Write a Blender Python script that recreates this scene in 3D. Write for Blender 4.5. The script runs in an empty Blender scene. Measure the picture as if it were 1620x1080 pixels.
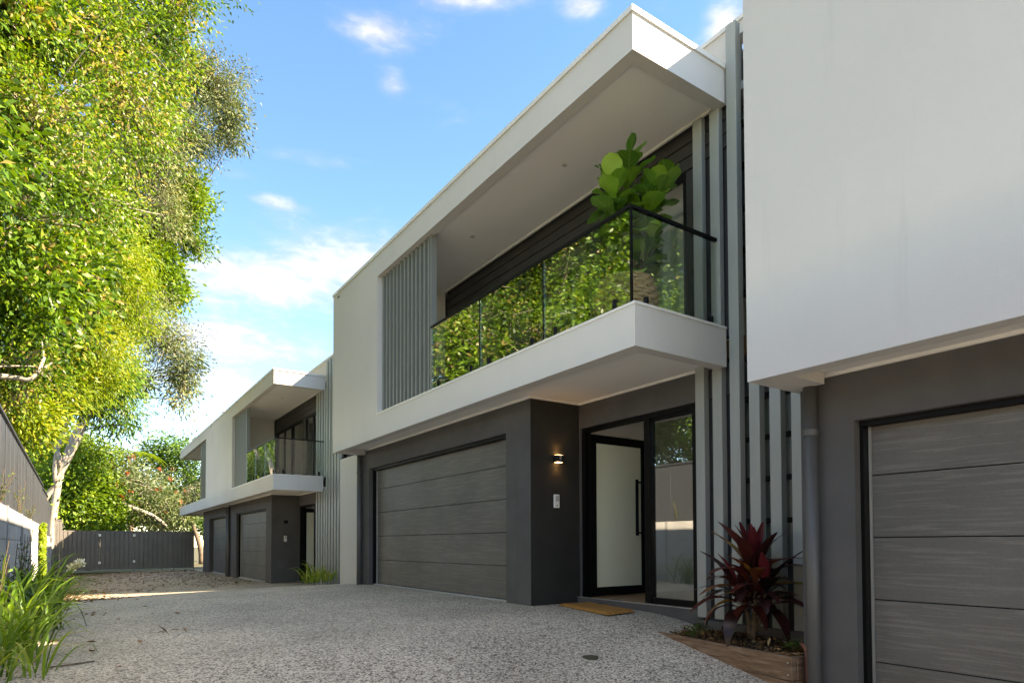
import bpy, bmesh, math, random
import numpy as np
from mathutils import Vector, Matrix, Quaternion

random.seed(4); RNG = np.random.default_rng(7)
SC = bpy.context.scene
COL = SC.collection
R = math.radians

# ---------------------------------------------------------------- camera
F_PX, CY, YAW, PITCH, ROLL, CAMZ = 1018.253, 832.694, R(34.119), R(1.502), R(-0.193), 0.7
Fv = np.array([math.sin(YAW)*math.cos(PITCH), math.cos(YAW)*math.cos(PITCH), math.sin(PITCH)])
Rv = np.array([math.cos(YAW), -math.sin(YAW), 0.0]); Uv = np.cross(Rv, Fv)
R2 = Rv*math.cos(ROLL)+Uv*math.sin(ROLL); U2 = -Rv*math.sin(ROLL)+Uv*math.cos(ROLL)
cam_d = bpy.data.cameras.new('camera'); cam = bpy.data.objects.new('camera', cam_d); COL.objects.link(cam)
cam.matrix_world = Matrix(((R2[0], U2[0], -Fv[0], 0), (R2[1], U2[1], -Fv[1], 0), (R2[2], U2[2], -Fv[2], CAMZ), (0, 0, 0, 1)))
cam_d.sensor_width = 36; cam_d.lens = F_PX/1620*36; cam_d.shift_y = (CY-540)/1620
cam_d.clip_start = 0.05; cam_d.clip_end = 2000
SC.camera = cam
def px(u, v, Y):
    """the point of the plane at depth Y that pixel (u, v) of the photograph looks at"""
    d = Fv+R2*(u-810)/F_PX+U2*(CY-v)/F_PX
    return np.array([0, 0, CAMZ])+d*(Y/d[1])
def px_scale(Y, u=200):
    d = Fv+R2*(u-810)/F_PX
    return (Y/d[1])/F_PX           # metres per photo pixel there

# ---------------------------------------------------------------- sky, sun, exposure
SUN = Vector((1.0, -0.8, 0.93)).normalized()
SUN_EL = math.asin(SUN.z); SUN_AZ = math.atan2(SUN.x, SUN.y)
world = bpy.data.worlds.new('World'); SC.world = world; world.use_nodes = True
def ramp(N, stops):
    r = N.new('ShaderNodeValToRGB'); e = r.color_ramp.elements
    while len(e) < len(stops): e.new(.5)
    for i, (p, c) in enumerate(stops): e[i].position = p; e[i].color = (*c, 1)
    return r
def build_world():
    nt = world.node_tree; N = nt.nodes; L = nt.links; N.clear()
    out = N.new('ShaderNodeOutputWorld'); bg = N.new('ShaderNodeBackground'); bg.inputs[1].default_value = 0.15
    sky = N.new('ShaderNodeTexSky'); sky.sky_type = 'NISHITA'; sky.sun_disc = False
    sky.sun_elevation = SUN_EL; sky.sun_rotation = SUN_AZ; sky.air_density = 0.85; sky.dust_density = 0.0; sky.ozone_density = 2.0
    hs = N.new('ShaderNodeHueSaturation'); hs.inputs['Saturation'].default_value = 1.22; hs.inputs['Value'].default_value = 0.52
    L.new(sky.outputs[0], hs.inputs['Color'])
    tc = N.new('ShaderNodeTexCoord'); sep = N.new('ShaderNodeSeparateXYZ'); L.new(tc.outputs['Generated'], sep.inputs[0])
    def m(op, a, b=None, c=None):
        n = N.new('ShaderNodeMath'); n.operation = op
        for i, x in enumerate((a, b, c)):
            if x is None: continue
            if isinstance(x, (int, float)): n.inputs[i].default_value = x
            else: L.new(x, n.inputs[i])
        return n.outputs[0]
    az = m('ARCTAN2', sep.outputs[0], sep.outputs[1]); el = m('ARCSINE', sep.outputs[2])
    comb = N.new('ShaderNodeCombineXYZ'); L.new(m('MULTIPLY', az, 1.0), comb.inputs[0]); L.new(m('MULTIPLY', el, 2.6), comb.inputs[1])
    def noise(scale, det, rough, seed):
        n = N.new('ShaderNodeTexNoise'); n.inputs['Scale'].default_value = scale; n.inputs['Detail'].default_value = det
        n.inputs['Roughness'].default_value = rough; n.noise_dimensions = '4D'; n.inputs['W'].default_value = seed
        n.inputs['Distortion'].default_value = 0.4
        L.new(comb.outputs[0], n.inputs['Vector']); return n.outputs[0]
    n1 = noise(9, 8, 0.55, 2.0); n2 = noise(28, 6, 0.55, 5.0); n3 = noise(2.6, 7, 0.55, 9.0)
    # clouds of the photograph: azimuth, elevation, half widths (degrees), strength
    cl = [(22.3, 38.4, 3.6, 1.1, 1.0), (40.6, 40.4, 2.2, 1.1, 1.0), (23.6, 35.6, 1.3, 0.9, .6), (13.7, 26.8, 1.8, .55, .9),
          (10.5, 28.2, 2.6, .8, .55), (17.0, 30.0, 5.5, .7, .45), (11.0, 20.8, 9.0, 2.2, 1.0), (20.5, 23.6, 7.0, 2.6, .95),
          (9.0, 16.0, 9.0, 1.6, 1.0), (9.5, 12.6, 11.0, 1.3, .8), (7.0, 8.2, 10.0, 1.2, .35), (52.6, 37.8, 1.6, 1.0, .8), (31.4, 41.0, 5.0, .9, .8), (30, 34, 3.5, 1.2, .35),
          ]
    rs = random.Random(11)      # unseen clouds added round the rest of the sky for neutral fill light
    for k in range(22):
        a = 70+k*285/22+rs.uniform(-5, 5); a = a-360 if a > 180 else a
        cl.append((a, rs.choice((10, 16, 22, 28, 36, 46, 55))+rs.uniform(-3, 3), rs.uniform(8, 16), rs.uniform(2.2, 4.5), rs.uniform(.8, 1.15)))
    tot = None
    for a, e, sa, se, st in cl:
        da = m('DIVIDE', m('SUBTRACT', az, R(a)), R(sa)); de = m('DIVIDE', m('SUBTRACT', el, R(e)), R(se))
        g = m('MULTIPLY', m('EXPONENT', m('MULTIPLY', m('ADD', m('MULTIPLY', da, da), m('MULTIPLY', de, de)), -0.8)), st)
        tot = g if tot is None else m('ADD', tot, g)
    nn = m('ADD', m('MULTIPLY', m('SUBTRACT', n1, .5), 1.5), m('MULTIPLY', m('SUBTRACT', n2, .5), .7))
    nn = m('ADD', nn, m('MULTIPLY', m('SUBTRACT', n3, .5), .6))
    mask = m('ADD', tot, m('MULTIPLY', nn, 0.8))
    mr = N.new('ShaderNodeMapRange'); mr.interpolation_type = 'SMOOTHSTEP'
    mr.inputs['From Min'].default_value = 0.16; mr.inputs['From Max'].default_value = 1.25; mr.inputs['To Max'].default_value = 0.70
    L.new(mask, mr.inputs['Value'])
    # out-of-view overhead cloud, added as bright neutral fill (flat layer seen from below)
    zc = m('ADD', m('MAXIMUM', sep.outputs[2], 0.0), 0.12); cb2 = N.new('ShaderNodeCombineXYZ'); L.new(m('DIVIDE', sep.outputs[0], zc), cb2.inputs[0]); L.new(m('DIVIDE', sep.outputs[1], zc), cb2.inputs[1])
    no = N.new('ShaderNodeTexNoise'); no.inputs['Scale'].default_value = 2.4; no.inputs['Detail'].default_value = 7; no.inputs['Roughness'].default_value = .55; L.new(cb2.outputs[0], no.inputs['Vector'])
    ov = N.new('ShaderNodeMapRange'); ov.interpolation_type = 'SMOOTHSTEP'; ov.inputs['From Min'].default_value = .40; ov.inputs['From Max'].default_value = .60; ov.inputs['To Max'].default_value = .9; L.new(no.outputs[0], ov.inputs['Value'])
    fe = N.new('ShaderNodeMapRange'); fe.interpolation_type = 'SMOOTHSTEP'; fe.inputs['From Min'].default_value = R(43); fe.inputs['From Max'].default_value = R(54); L.new(el, fe.inputs['Value'])
    allm = m('MAXIMUM', mr.outputs[0], m('MULTIPLY', ov.outputs[0], fe.outputs[0]))
    mix = N.new('ShaderNodeMix'); mix.data_type = 'RGBA'
    L.new(allm, mix.inputs[0]); L.new(hs.outputs[0], mix.inputs[6]); 
    cc = ramp(N, [(.30, (1.35/4, 1.45/4, 1.65/4)), (.72, (3.1/4, 3.0/4, 2.85/4))]); L.new(m('MULTIPLY_ADD', n2, .5, m('MULTIPLY', allm, .3)), cc.inputs[0])
    sc4 = N.new('ShaderNodeVectorMath'); sc4.operation = 'SCALE'; L.new(m('MULTIPLY_ADD', fe.outputs[0], 1.6, 2.4), sc4.inputs['Scale']); L.new(cc.outputs[0], sc4.inputs[0])
    bl = N.new('ShaderNodeVectorMath'); bl.operation = 'MULTIPLY'; bl.inputs[1].default_value = (.92, 1.0, 1.16); L.new(sc4.outputs[0], bl.inputs[0]); L.new(bl.outputs[0], mix.inputs[7])
    L.new(mix.outputs[2], bg.inputs[0]); L.new(bg.outputs[0], out.inputs[0])
build_world()
sun_d = bpy.data.lights.new('sun', 'SUN'); sun_d.energy = 3.2; sun_d.angle = R(0.5); sun_d.color = (1.0, 0.95, 0.86)
sun_o = bpy.data.objects.new('sun', sun_d); COL.objects.link(sun_o); sun_o.rotation_euler = SUN.to_track_quat('Z', 'Y').to_euler(); sun_o.location = (20, -16, 25)
vs = SC.view_settings; vs.view_transform = 'Standard'; vs.look = 'None'; vs.gamma = 1.0; vs.exposure = 2.88; vs.use_white_balance = True; vs.white_balance_temperature = 9000; vs.white_balance_tint = 14   # balanced for open shade
# vs.use_curve_mapping = False

# ---------------------------------------------------------------- materials
MATS = {}
def mat(name, color, rough=0.6, metal=0.0, var=0.0, vscale=3.0, bump=0.0, bscale=200.0, spec=0.5, streak=None, fn=None):
    m = bpy.data.materials.new(name); m.use_nodes = True; nt = m.node_tree; N = nt.nodes; L = nt.links
    b = N['Principled BSDF']; b.inputs['Base Color'].default_value = (*color, 1); b.inputs['Roughness'].default_value = rough
    b.inputs['Metallic'].default_value = metal; b.inputs['Specular IOR Level'].default_value = spec
    geo = N.new('ShaderNodeNewGeometry')
    if var > 0:
        n = N.new('ShaderNodeTexNoise'); n.inputs['Scale'].default_value = vscale; n.inputs['Detail'].default_value = 6; n.inputs['Roughness'].default_value = .6
        if streak:
            mp = N.new('ShaderNodeMapping'); mp.inputs['Scale'].default_value = streak; L.new(geo.outputs['Position'], mp.inputs[0]); L.new(mp.outputs[0], n.inputs['Vector'])
        else: L.new(geo.outputs['Position'], n.inputs['Vector'])
        r = N.new('ShaderNodeMapRange'); r.inputs['From Min'].default_value = .3; r.inputs['From Max'].default_value = .7
        r.inputs['To Min'].default_value = 1-var; r.inputs['To Max'].default_value = 1+var; L.new(n.outputs[0], r.inputs[0])
        v = N.new('ShaderNodeVectorMath'); v.operation = 'SCALE'; v.inputs[0].default_value = color; L.new(r.outputs[0], v.inputs['Scale']); L.new(v.outputs[0], b.inputs['Base Color'])
    if bump > 0:
        n2 = N.new('ShaderNodeTexNoise'); n2.inputs['Scale'].default_value = bscale; n2.inputs['Detail'].default_value = 3; L.new(geo.outputs['Position'], n2.inputs['Vector'])
        bp = N.new('ShaderNodeBump'); bp.inputs['Strength'].default_value = bump; bp.inputs['Distance'].default_value = .004
        L.new(n2.outputs[0], bp.inputs['Height']); L.new(bp.outputs[0], b.inputs['Normal'])
    if fn: fn(m, nt, N, L, b, geo)
    MATS[name] = m; return m
def stain_fn(base, streak_s, amt):
    """weather marks: long thin horizontal streaks, blotches, drip marks"""
    def fn(m, nt, N, L, b, geo):
        mp = N.new('ShaderNodeMapping'); mp.inputs['Scale'].default_value = streak_s; L.new(geo.outputs['Position'], mp.inputs[0])
        n = N.new('ShaderNodeTexNoise'); n.inputs['Scale'].default_value = 1; n.inputs['Detail'].default_value = 5; n.inputs['Roughness'].default_value = .6; n.inputs['Distortion'].default_value = .6
        L.new(mp.outputs[0], n.inputs['Vector'])
        n3 = N.new('ShaderNodeTexNoise'); n3.inputs['Scale'].default_value = 1.3; n3.inputs['Detail'].default_value = 3; L.new(geo.outputs['Position'], n3.inputs['Vector'])
        n4 = N.new('ShaderNodeTexNoise'); n4.inputs['Scale'].default_value = 420; n4.inputs['Detail'].default_value = 1; L.new(geo.outputs['Position'], n4.inputs['Vector'])
        a = N.new('ShaderNodeMapRange'); a.inputs['From Min'].default_value = .52; a.inputs['From Max'].default_value = .60; L.new(n.outputs[0], a.inputs[0])
        c = N.new('ShaderNodeMath'); c.operation = 'MULTIPLY_ADD'; L.new(a.outputs[0], c.inputs[0]); c.inputs[1].default_value = amt; c.inputs[2].default_value = 1-amt*.4
        d = N.new('ShaderNodeMath'); d.operation = 'MULTIPLY_ADD'; L.new(n3.outputs[0], d.inputs[0]); d.inputs[1].default_value = .8; d.inputs[2].default_value = .6
        g = N.new('ShaderNodeMath'); g.operation = 'MULTIPLY_ADD'; L.new(n4.outputs[0], g.inputs[0]); g.inputs[1].default_value = 1.3; g.inputs[2].default_value = .35
        e = N.new('ShaderNodeMath'); e.operation = 'MULTIPLY'; L.new(c.outputs[0], e.inputs[0]); L.new(d.outputs[0], e.inputs[1])
        e2 = N.new('ShaderNodeMath'); e2.operation = 'MULTIPLY'; L.new(e.outputs[0], e2.inputs[0]); L.new(g.outputs[0], e2.inputs[1])
        v = N.new('ShaderNodeVectorMath'); v.operation = 'SCALE'; v.inputs[0].default_value = base; L.new(e2.outputs[0], v.inputs['Scale']); L.new(v.outputs[0], b.inputs['Base Color'])
    return fn
def render_fn(m, nt, N, L, b, geo):
    mp = N.new('ShaderNodeMapping'); mp.inputs['Scale'].default_value = (5, 5, .35); L.new(geo.outputs['Position'], mp.inputs[0])
    n = N.new('ShaderNodeTexNoise'); n.inputs['Scale'].default_value = 1.6; n.inputs['Detail'].default_value = 6; n.inputs['Roughness'].default_value = .65; L.new(mp.outputs[0], n.inputs['Vector'])
    a = N.new('ShaderNodeMapRange'); a.inputs['From Min'].default_value = .58; a.inputs['From Max'].default_value = .75; a.inputs['To Min'].default_value = 1.0; a.inputs['To Max'].default_value = .93; L.new(n.outputs[0], a.inputs[0])
    n2 = N.new('ShaderNodeTexNoise'); n2.inputs['Scale'].default_value = .8; n2.inputs['Detail'].default_value = 5; L.new(geo.outputs['Position'], n2.inputs['Vector'])
    c = N.new('ShaderNodeMapRange'); c.inputs['From Min'].default_value = .3; c.inputs['From Max'].default_value = .7; c.inputs['To Min'].default_value = .96; c.inputs['To Max'].default_value = 1.04; L.new(n2.outputs[0], c.inputs[0])
    e = N.new('ShaderNodeMath'); e.operation = 'MULTIPLY'; L.new(a.outputs[0], e.inputs[0]); L.new(c.outputs[0], e.inputs[1])
    v = N.new('ShaderNodeVectorMath'); v.operation = 'SCALE'; v.inputs[0].default_value = (.575, .555, .525); L.new(e.outputs[0], v.inputs['Scale']); L.new(v.outputs[0], b.inputs['Base Color'])
mat('white_render', (.575, .555, .525), .85, bump=.35, bscale=190, fn=render_fn)
mat('white_trim', (.79, .77, .73), .6, var=.03, vscale=2)
mat('soffit_white', (.82, .80, .77), .9, var=.02, vscale=2)
mat('cap_metal', (.70, .685, .65), .4, var=.05, vscale=4)
mat('flashing', (.30, .30, .30), .5, var=.1, vscale=6)
mat('charcoal_render', (.088, .085, .083), .92, var=.14, vscale=2.2, bump=.6, bscale=170)
mat('charcoal_board', (.032, .031, .032), .6, var=.12, vscale=5)
mat('garage_panel', (.075, .072, .064), .55, bump=.25, bscale=600, fn=stain_fn((.135, .127, .113), (3, 2.2, 62), .30))
mat('black_metal', (.004, .004, .004), .5, spec=.15)
mat('seal_black', (.008, .008, .008), .8, spec=.1); mat('pillar_shade_black', (.034, .032, .028), .8, var=.15, vscale=3, spec=.2, bump=.4, bscale=170)  # the second black is the entry pillar side's shade, given as a colour
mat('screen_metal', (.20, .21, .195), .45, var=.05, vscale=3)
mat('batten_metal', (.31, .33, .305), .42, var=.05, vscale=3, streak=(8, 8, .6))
mat('downpipe_paint', (.080, .077, .075), .45, var=.08, vscale=3)
mat('steel', (.55, .55, .53), .35, metal=.7)
mat('interior_white', (.84, .83, .80), .9)
mat('interior_grey', (.42, .42, .40), .9)
mat('fence_steel', (.038, .041, .048), .5, var=.08, vscale=2, streak=(1, 1, 3))
mat('gate_steel', (.17, .155, .14), .5, var=.15, vscale=1.5)
mat('sleeper_concrete', (.46, .455, .44), .9, var=.16, vscale=2.5, bump=.5, bscale=60)
mat('post_galvanised', (.33, .33, .33), .55, var=.1, vscale=5)
mat('soil', (.07, .045, .028), .95, var=.4, vscale=14, bump=1, bscale=30)
mat('copper_pipe_paint', (.22, .075, .05), .5)
mat('drain_plastic', (.045, .043, .025), .6)
mat('lamp_black', (.01, .01, .01), .5)
mat('silver_number', (.6, .6, .57), .35, metal=.4)
mat('bark_pale', (.36, .31, .25), .9, var=.4, vscale=4, streak=(4, 4, 1.2), bump=1, bscale=25)
mat('bark_dark', (.14, .105, .075), .9, var=.4, vscale=5, streak=(4, 4, 1.2), bump=1, bscale=25)
mat('fig_stem', (.11, .08, .05), .9, var=.3, vscale=20)
mat('wood_floor', (.30, .17, .08), .35, var=.2, vscale=3, streak=(1.2, 12, 1))
mat('frosted_glass', (.78, .80, .62), .16, spec=.8)
def timber_fn(m, nt, N, L, b, geo):
    mp = N.new('ShaderNodeMapping'); mp.inputs['Scale'].default_value = (6, 2.2, 26); L.new(geo.outputs['Position'], mp.inputs[0])
    n = N.new('ShaderNodeTexNoise'); n.inputs['Scale'].default_value = 1.5; n.inputs['Detail'].default_value = 7; n.inputs['Roughness'].default_value = .65; n.inputs['Distortion'].default_value = .8; L.new(mp.outputs[0], n.inputs['Vector'])
    r = ramp(N, [(.3, (.075, .04, .022)), (.5, (.19, .11, .065)), (.72, (.30, .215, .15))]); L.new(n.outputs[0], r.inputs[0]); L.new(r.outputs[0], b.inputs['Base Color'])
mat('planter_timber', (.2, .12, .07), .8, bump=.5, bscale=60, fn=timber_fn)
def aggregate_fn(m, nt, N, L, b, geo):
    v = N.new('ShaderNodeTexVoronoi'); v.inputs['Scale'].default_value = 84; L.new(geo.outputs['Position'], v.inputs['Vector'])
    sp = N.new('ShaderNodeSeparateColor'); L.new(v.outputs['Color'], sp.inputs[0])
    r = ramp(N, [(0, (.055, .046, .036)), (.16, (.17, .142, .112)), (.34, (.40, .345, .278)), (.60, (.58, .51, .42)), (1, (.80, .725, .61))]); L.new(sp.outputs[0], r.inputs[0])
    v2 = N.new('ShaderNodeTexVoronoi'); v2.inputs['Scale'].default_value = 84; v2.feature = 'DISTANCE_TO_EDGE'; L.new(geo.outputs['Position'], v2.inputs['Vector'])
    mr = N.new('ShaderNodeMapRange'); mr.inputs['From Max'].default_value = .10; mr.inputs['To Min'].default_value = .5; L.new(v2.outputs['Distance'], mr.inputs[0])
    n = N.new('ShaderNodeTexNoise'); n.inputs['Scale'].default_value = .9; n.inputs['Detail'].default_value = 6; L.new(geo.outputs['Position'], n.inputs['Vector'])
    mr2 = N.new('ShaderNodeMapRange'); mr2.inputs['From Min'].default_value = .3; mr2.inputs['From Max'].default_value = .7; mr2.inputs['To Min'].default_value = .78; mr2.inputs['To Max'].default_value = 1.12; L.new(n.outputs[0], mr2.inputs[0])
    n5 = N.new('ShaderNodeTexNoise'); n5.inputs['Scale'].default_value = 5.5; n5.inputs['Detail'].default_value = 5; n5.inputs['Roughness'].default_value = .7; L.new(geo.outputs['Position'], n5.inputs['Vector'])
    mr5 = N.new('ShaderNodeMapRange'); mr5.inputs['From Min'].default_value = .32; mr5.inputs['From Max'].default_value = .45; mr5.inputs['To Min'].default_value = .82; L.new(n5.outputs[0], mr5.inputs[0])
    mq = N.new('ShaderNodeMath'); mq.operation = 'MULTIPLY'; L.new(mr2.outputs[0], mq.inputs[0]); L.new(mr5.outputs[0], mq.inputs[1]); mr2 = mq
    mu = N.new('ShaderNodeMath'); mu.operation = 'MULTIPLY'; L.new(mr.outputs[0], mu.inputs[0]); L.new(mr2.outputs[0], mu.inputs[1])
    s = N.new('ShaderNodeVectorMath'); s.operation = 'SCALE'; L.new(r.outputs[0], s.inputs[0]); L.new(mu.outputs[0], s.inputs['Scale'])
    # the far court is stained brown by fallen leaves
    sx = N.new('ShaderNodeSeparateXYZ'); L.new(geo.outputs['Position'], sx.inputs[0])
    fy = N.new('ShaderNodeMapRange'); fy.inputs['From Min'].default_value = 15.5; fy.inputs['From Max'].default_value = 19; fy.inputs['To Max'].default_value = .75; L.new(sx.outputs[1], fy.inputs[0])
    mx = N.new('ShaderNodeMix'); mx.data_type = 'RGBA'; mx.blend_type = 'MULTIPLY'; L.new(fy.outputs[0], mx.inputs[0]); L.new(s.outputs[0], mx.inputs[6]); mx.inputs[7].default_value = (.95, .78, .60, 1)
    L.new(mx.outputs[2], b.inputs['Base Color'])
    bp = N.new('ShaderNodeBump'); bp.inputs['Strength'].default_value = .55; bp.inputs['Distance'].default_value = .006; L.new(v2.outputs['Distance'], bp.inputs['Height']); L.new(bp.outputs[0], b.inputs['Normal'])
mat('exposed_aggregate', (.3, .28, .26), .62, fn=aggregate_fn)
def terrain_fn(m, nt, N, L, b, geo):
    n = N.new('ShaderNodeTexNoise'); n.inputs['Scale'].default_value = 1.3; n.inputs['Detail'].default_value = 8; L.new(geo.outputs['Position'], n.inputs['Vector'])
    r = ramp(N, [(.35, (.06, .04, .022)), (.5, (.10, .075, .04)), (.62, (.06, .10, .02)), (.8, (.10, .15, .03))]); L.new(n.outputs[0], r.inputs[0]); L.new(r.outputs[0], b.inputs['Base Color'])
mat('terrain_soil', (.1, .1, .05), .95, bump=1, bscale=14, fn=terrain_fn)
def coir_fn(m, nt, N, L, b, geo):
    n = N.new('ShaderNodeTexNoise'); n.inputs['Scale'].default_value = 160; n.inputs['Detail'].default_value = 4; L.new(geo.outputs['Position'], n.inputs['Vector'])
    r = ramp(N, [(.3, (.16, .065, .012)), (.7, (.52, .25, .055))]); L.new(n.outputs[0], r.inputs[0]); L.new(r.outputs[0], b.inputs['Base Color'])
mat('coir', (.4, .2, .05), 1.0, bump=1, bscale=220, fn=coir_fn)
mat('wicker', (.42, .29, .15), .75, var=.35, vscale=40)
def attr_leaf(name, stops, rough=.5, transl=.35, attr='rnd'):
    m = bpy.data.materials.new(name); m.use_nodes = True; nt = m.node_tree; N = nt.nodes; L = nt.links
    b = N['Principled BSDF']; b.inputs['Roughness'].default_value = rough; b.inputs['Specular IOR Level'].default_value = .35
    a = N.new('ShaderNodeAttribute'); a.attribute_name = attr
    r = ramp(N, stops); L.new(a.outputs['Fac'], r.inputs[0]); L.new(r.outputs[0], b.inputs['Base Color'])
    t = N.new('ShaderNodeBsdfTranslucent'); s = N.new('ShaderNodeVectorMath'); s.operation = 'MULTIPLY'; s.inputs[1].default_value = (1.25, 1.2, .55); L.new(r.outputs[0], s.inputs[0]); L.new(s.outputs[0], t.inputs[0])
    mx = N.new('ShaderNodeMixShader'); mx.inputs[0].default_value = transl; L.new(b.outputs[0], mx.inputs[1]); L.new(t.outputs[0], mx.inputs[2]); L.new(mx.outputs[0], N['Material Output'].inputs[0])
    MATS[name] = m; return m
attr_leaf('leaf_mixed', [(0, (.022, .058, .008)), (.35, (.060, .14, .012)), (.6, (.125, .24, .02)), (.88, (.23, .33, .03)), (1, (.34, .26, .09))], rough=.38)
attr_leaf('leaf_yellow', [(0, (.055, .11, .008)), (.4, (.14, .23, .014)), (.75, (.26, .34, .025)), (1, (.38, .37, .05))], transl=.4)
attr_leaf('leaf_olive', [(0, (.04, .06, .022)), (.5, (.11, .15, .055)), (.85, (.21, .25, .11)), (1, (.30, .28, .13))], transl=.25)
attr_leaf('leaf_bright', [(0, (.03, .08, .008)), (.5, (.10, .20, .014)), (1, (.24, .34, .03))])
attr_leaf('leaf_deep', [(0, (.02, .055, .010)), (.5, (.06, .15, .018)), (1, (.14, .25, .03))])
attr_leaf('leaf_grey', [(0, (.045, .075, .03)), (.5, (.12, .17, .07)), (1, (.26, .30, .14))], transl=.25)
attr_leaf('leaf_strap', [(0, (.03, .085, .012)), (.45, (.09, .19, .018)), (.8, (.20, .32, .03)), (1, (.34, .36, .06))], rough=.4)
attr_leaf('petal_red', [(0, (.45, .045, .02)), (1, (.62, .16, .06))])
attr_leaf('petal_white', [(0, (.75, .75, .72)), (1, (.85, .85, .82))])
attr_leaf('mulch_chip', [(0, (.05, .024, .010)), (.5, (.17, .08, .028)), (.85, (.30, .16, .06)), (1, (.45, .30, .15))], rough=.9, transl=0)
attr_leaf('litter', [(0, (.10, .045, .02)), (.5, (.24, .12, .05)), (1, (.36, .22, .10))], rough=.9, transl=.1)
def vein_leaf(name, stops, rough, spec, vein=None, transl=.3):
    m = bpy.data.materials.new(name); m.use_nodes = True; nt = m.node_tree; N = nt.nodes; L = nt.links
    b = N['Principled BSDF']; b.inputs['Roughness'].default_value = rough; b.inputs['Specular IOR Level'].default_value = spec
    oi = N.new('ShaderNodeObjectInfo'); tc = N.new('ShaderNodeTexCoord'); sep = N.new('ShaderNodeSeparateXYZ'); L.new(tc.outputs['Object'], sep.inputs[0])
    n = N.new('ShaderNodeTexNoise'); n.inputs['Scale'].default_value = 5; n.inputs['Detail'].default_value = 3; L.new(tc.outputs['Object'], n.inputs['Vector'])
    ad = N.new('ShaderNodeMath'); ad.operation = 'MULTIPLY_ADD'; L.new(n.outputs[0], ad.inputs[0]); ad.inputs[1].default_value = .6; L.new(oi.outputs['Random'], ad.inputs[2])
    sb = N.new('ShaderNodeMath'); sb.operation = 'SUBTRACT'; L.new(ad.outputs[0], sb.inputs[0]); sb.inputs[1].default_value = .3
    r = ramp(N, stops); L.new(sb.outputs[0], r.inputs[0]); col = r.outputs[0]
    if vein:
        ab = N.new('ShaderNodeMath'); ab.operation = 'ABSOLUTE'; L.new(sep.outputs[1], ab.inputs[0])
        # side veins slant outwards from the midrib
        k = N.new('ShaderNodeMath'); k.operation = 'MULTIPLY_ADD'; L.new(ab.outputs[0], k.inputs[0]); k.inputs[1].default_value = -.9; L.new(sep.outputs[0], k.inputs[2])
        k2 = N.new('ShaderNodeMath'); k2.operation = 'MULTIPLY'; L.new(k.outputs[0], k2.inputs[0]); k2.inputs[1].default_value = 26
        fr = N.new('ShaderNodeMath'); fr.operation = 'FRACT'; L.new(k2.outputs[0], fr.inputs[0])
        lt = N.new('ShaderNodeMath'); lt.operation = 'LESS_THAN'; L.new(fr.outputs[0], lt.inputs[0]); lt.inputs[1].default_value = .13
        lm = N.new('ShaderNodeMath'); lm.operation = 'LESS_THAN'; L.new(ab.outputs[0], lm.inputs[0]); lm.inputs[1].default_value = .004
        mxx = N.new('ShaderNodeMath'); mxx.operation = 'MAXIMUM'; L.new(lt.outputs[0], mxx.inputs[0]); L.new(lm.outputs[0], mxx.inputs[1])
        ml = N.new('ShaderNodeMath'); ml.operation = 'MULTIPLY'; L.new(mxx.outputs[0], ml.inputs[0]); ml.inputs[1].default_value = .5
        mc = N.new('ShaderNodeMix'); mc.data_type = 'RGBA'; L.new(ml.outputs[0], mc.inputs[0]); L.new(col, mc.inputs[6]); mc.inputs[7].default_value = (*vein, 1); col = mc.outputs[2]
    L.new(col, b.inputs['Base Color'])
    t = N.new('ShaderNodeBsdfTranslucent'); L.new(col, t.inputs[0]); mx = N.new('ShaderNodeMixShader'); mx.inputs[0].default_value = transl
    L.new(b.outputs[0], mx.inputs[1]); L.new(t.outputs[0], mx.inputs[2]); L.new(mx.outputs[0], N['Material Output'].inputs[0])
    MATS[name] = m
vein_leaf('fig_leaf', [(0, (.05, .14, .014)), (.5, (.13, .28, .022)), (1, (.26, .42, .04))], .35, .5, (.26, .36, .08))
vein_leaf('cordyline_leaf', [(0, (.022, .008, .008)), (.5, (.060, .015, .013)), (.82, (.12, .022, .016)), (.95, (.22, .06, .025)), (1, (.32, .17, .03))], .32, .5, None, .3)
vein_leaf('cordyline_young', [(0, (.10, .014, .018)), (1, (.24, .032, .04))], .32, .5, None, .35)
def glass_mat(name, f0, tint):
    """thin pane: Schlick reflectance from the true angle (same on both faces), the rest passes straight through"""
    m = bpy.data.materials.new(name); m.use_nodes = True; nt = m.node_tree; N = nt.nodes; L = nt.links
    N.remove(N['Principled BSDF']); geo = N.new('ShaderNodeNewGeometry')
    def mm(op, a, b=None):
        n = N.new('ShaderNodeMath'); n.operation = op
        for i, x in enumerate((a, b)):
            if x is None: continue
            if isinstance(x, (int, float)): n.inputs[i].default_value = x
            else: L.new(x, n.inputs[i])
        return n.outputs[0]
    d = N.new('ShaderNodeVectorMath'); d.operation = 'DOT_PRODUCT'; L.new(geo.outputs['Normal'], d.inputs[0]); L.new(geo.outputs['Incoming'], d.inputs[1])
    k = mm('POWER', mm('SUBTRACT', 1.0, mm('ABSOLUTE', d.outputs['Value'])), 5.0); f = mm('ADD', mm('MULTIPLY', k, 1-f0), f0)
    t = N.new('ShaderNodeBsdfTransparent'); t.inputs[0].default_value = (*tint, 1); g = N.new('ShaderNodeBsdfGlossy'); g.inputs['Roughness'].default_value = 0.0; g.inputs[0].default_value = (1, 1, 1, 1)
    mx = N.new('ShaderNodeMixShader'); L.new(f, mx.inputs[0]); L.new(t.outputs[0], mx.inputs[1]); L.new(g.outputs[0], mx.inputs[2]); L.new(mx.outputs[0], N['Material Output'].inputs[0])
    MATS[name] = m
glass_mat('balustrade_glass', .28, (.86, .90, .87)); glass_mat('clear_glass', .05, (.93, .95, .93))
glass_mat('window_glass', .22, (.80, .83, .80))
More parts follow.
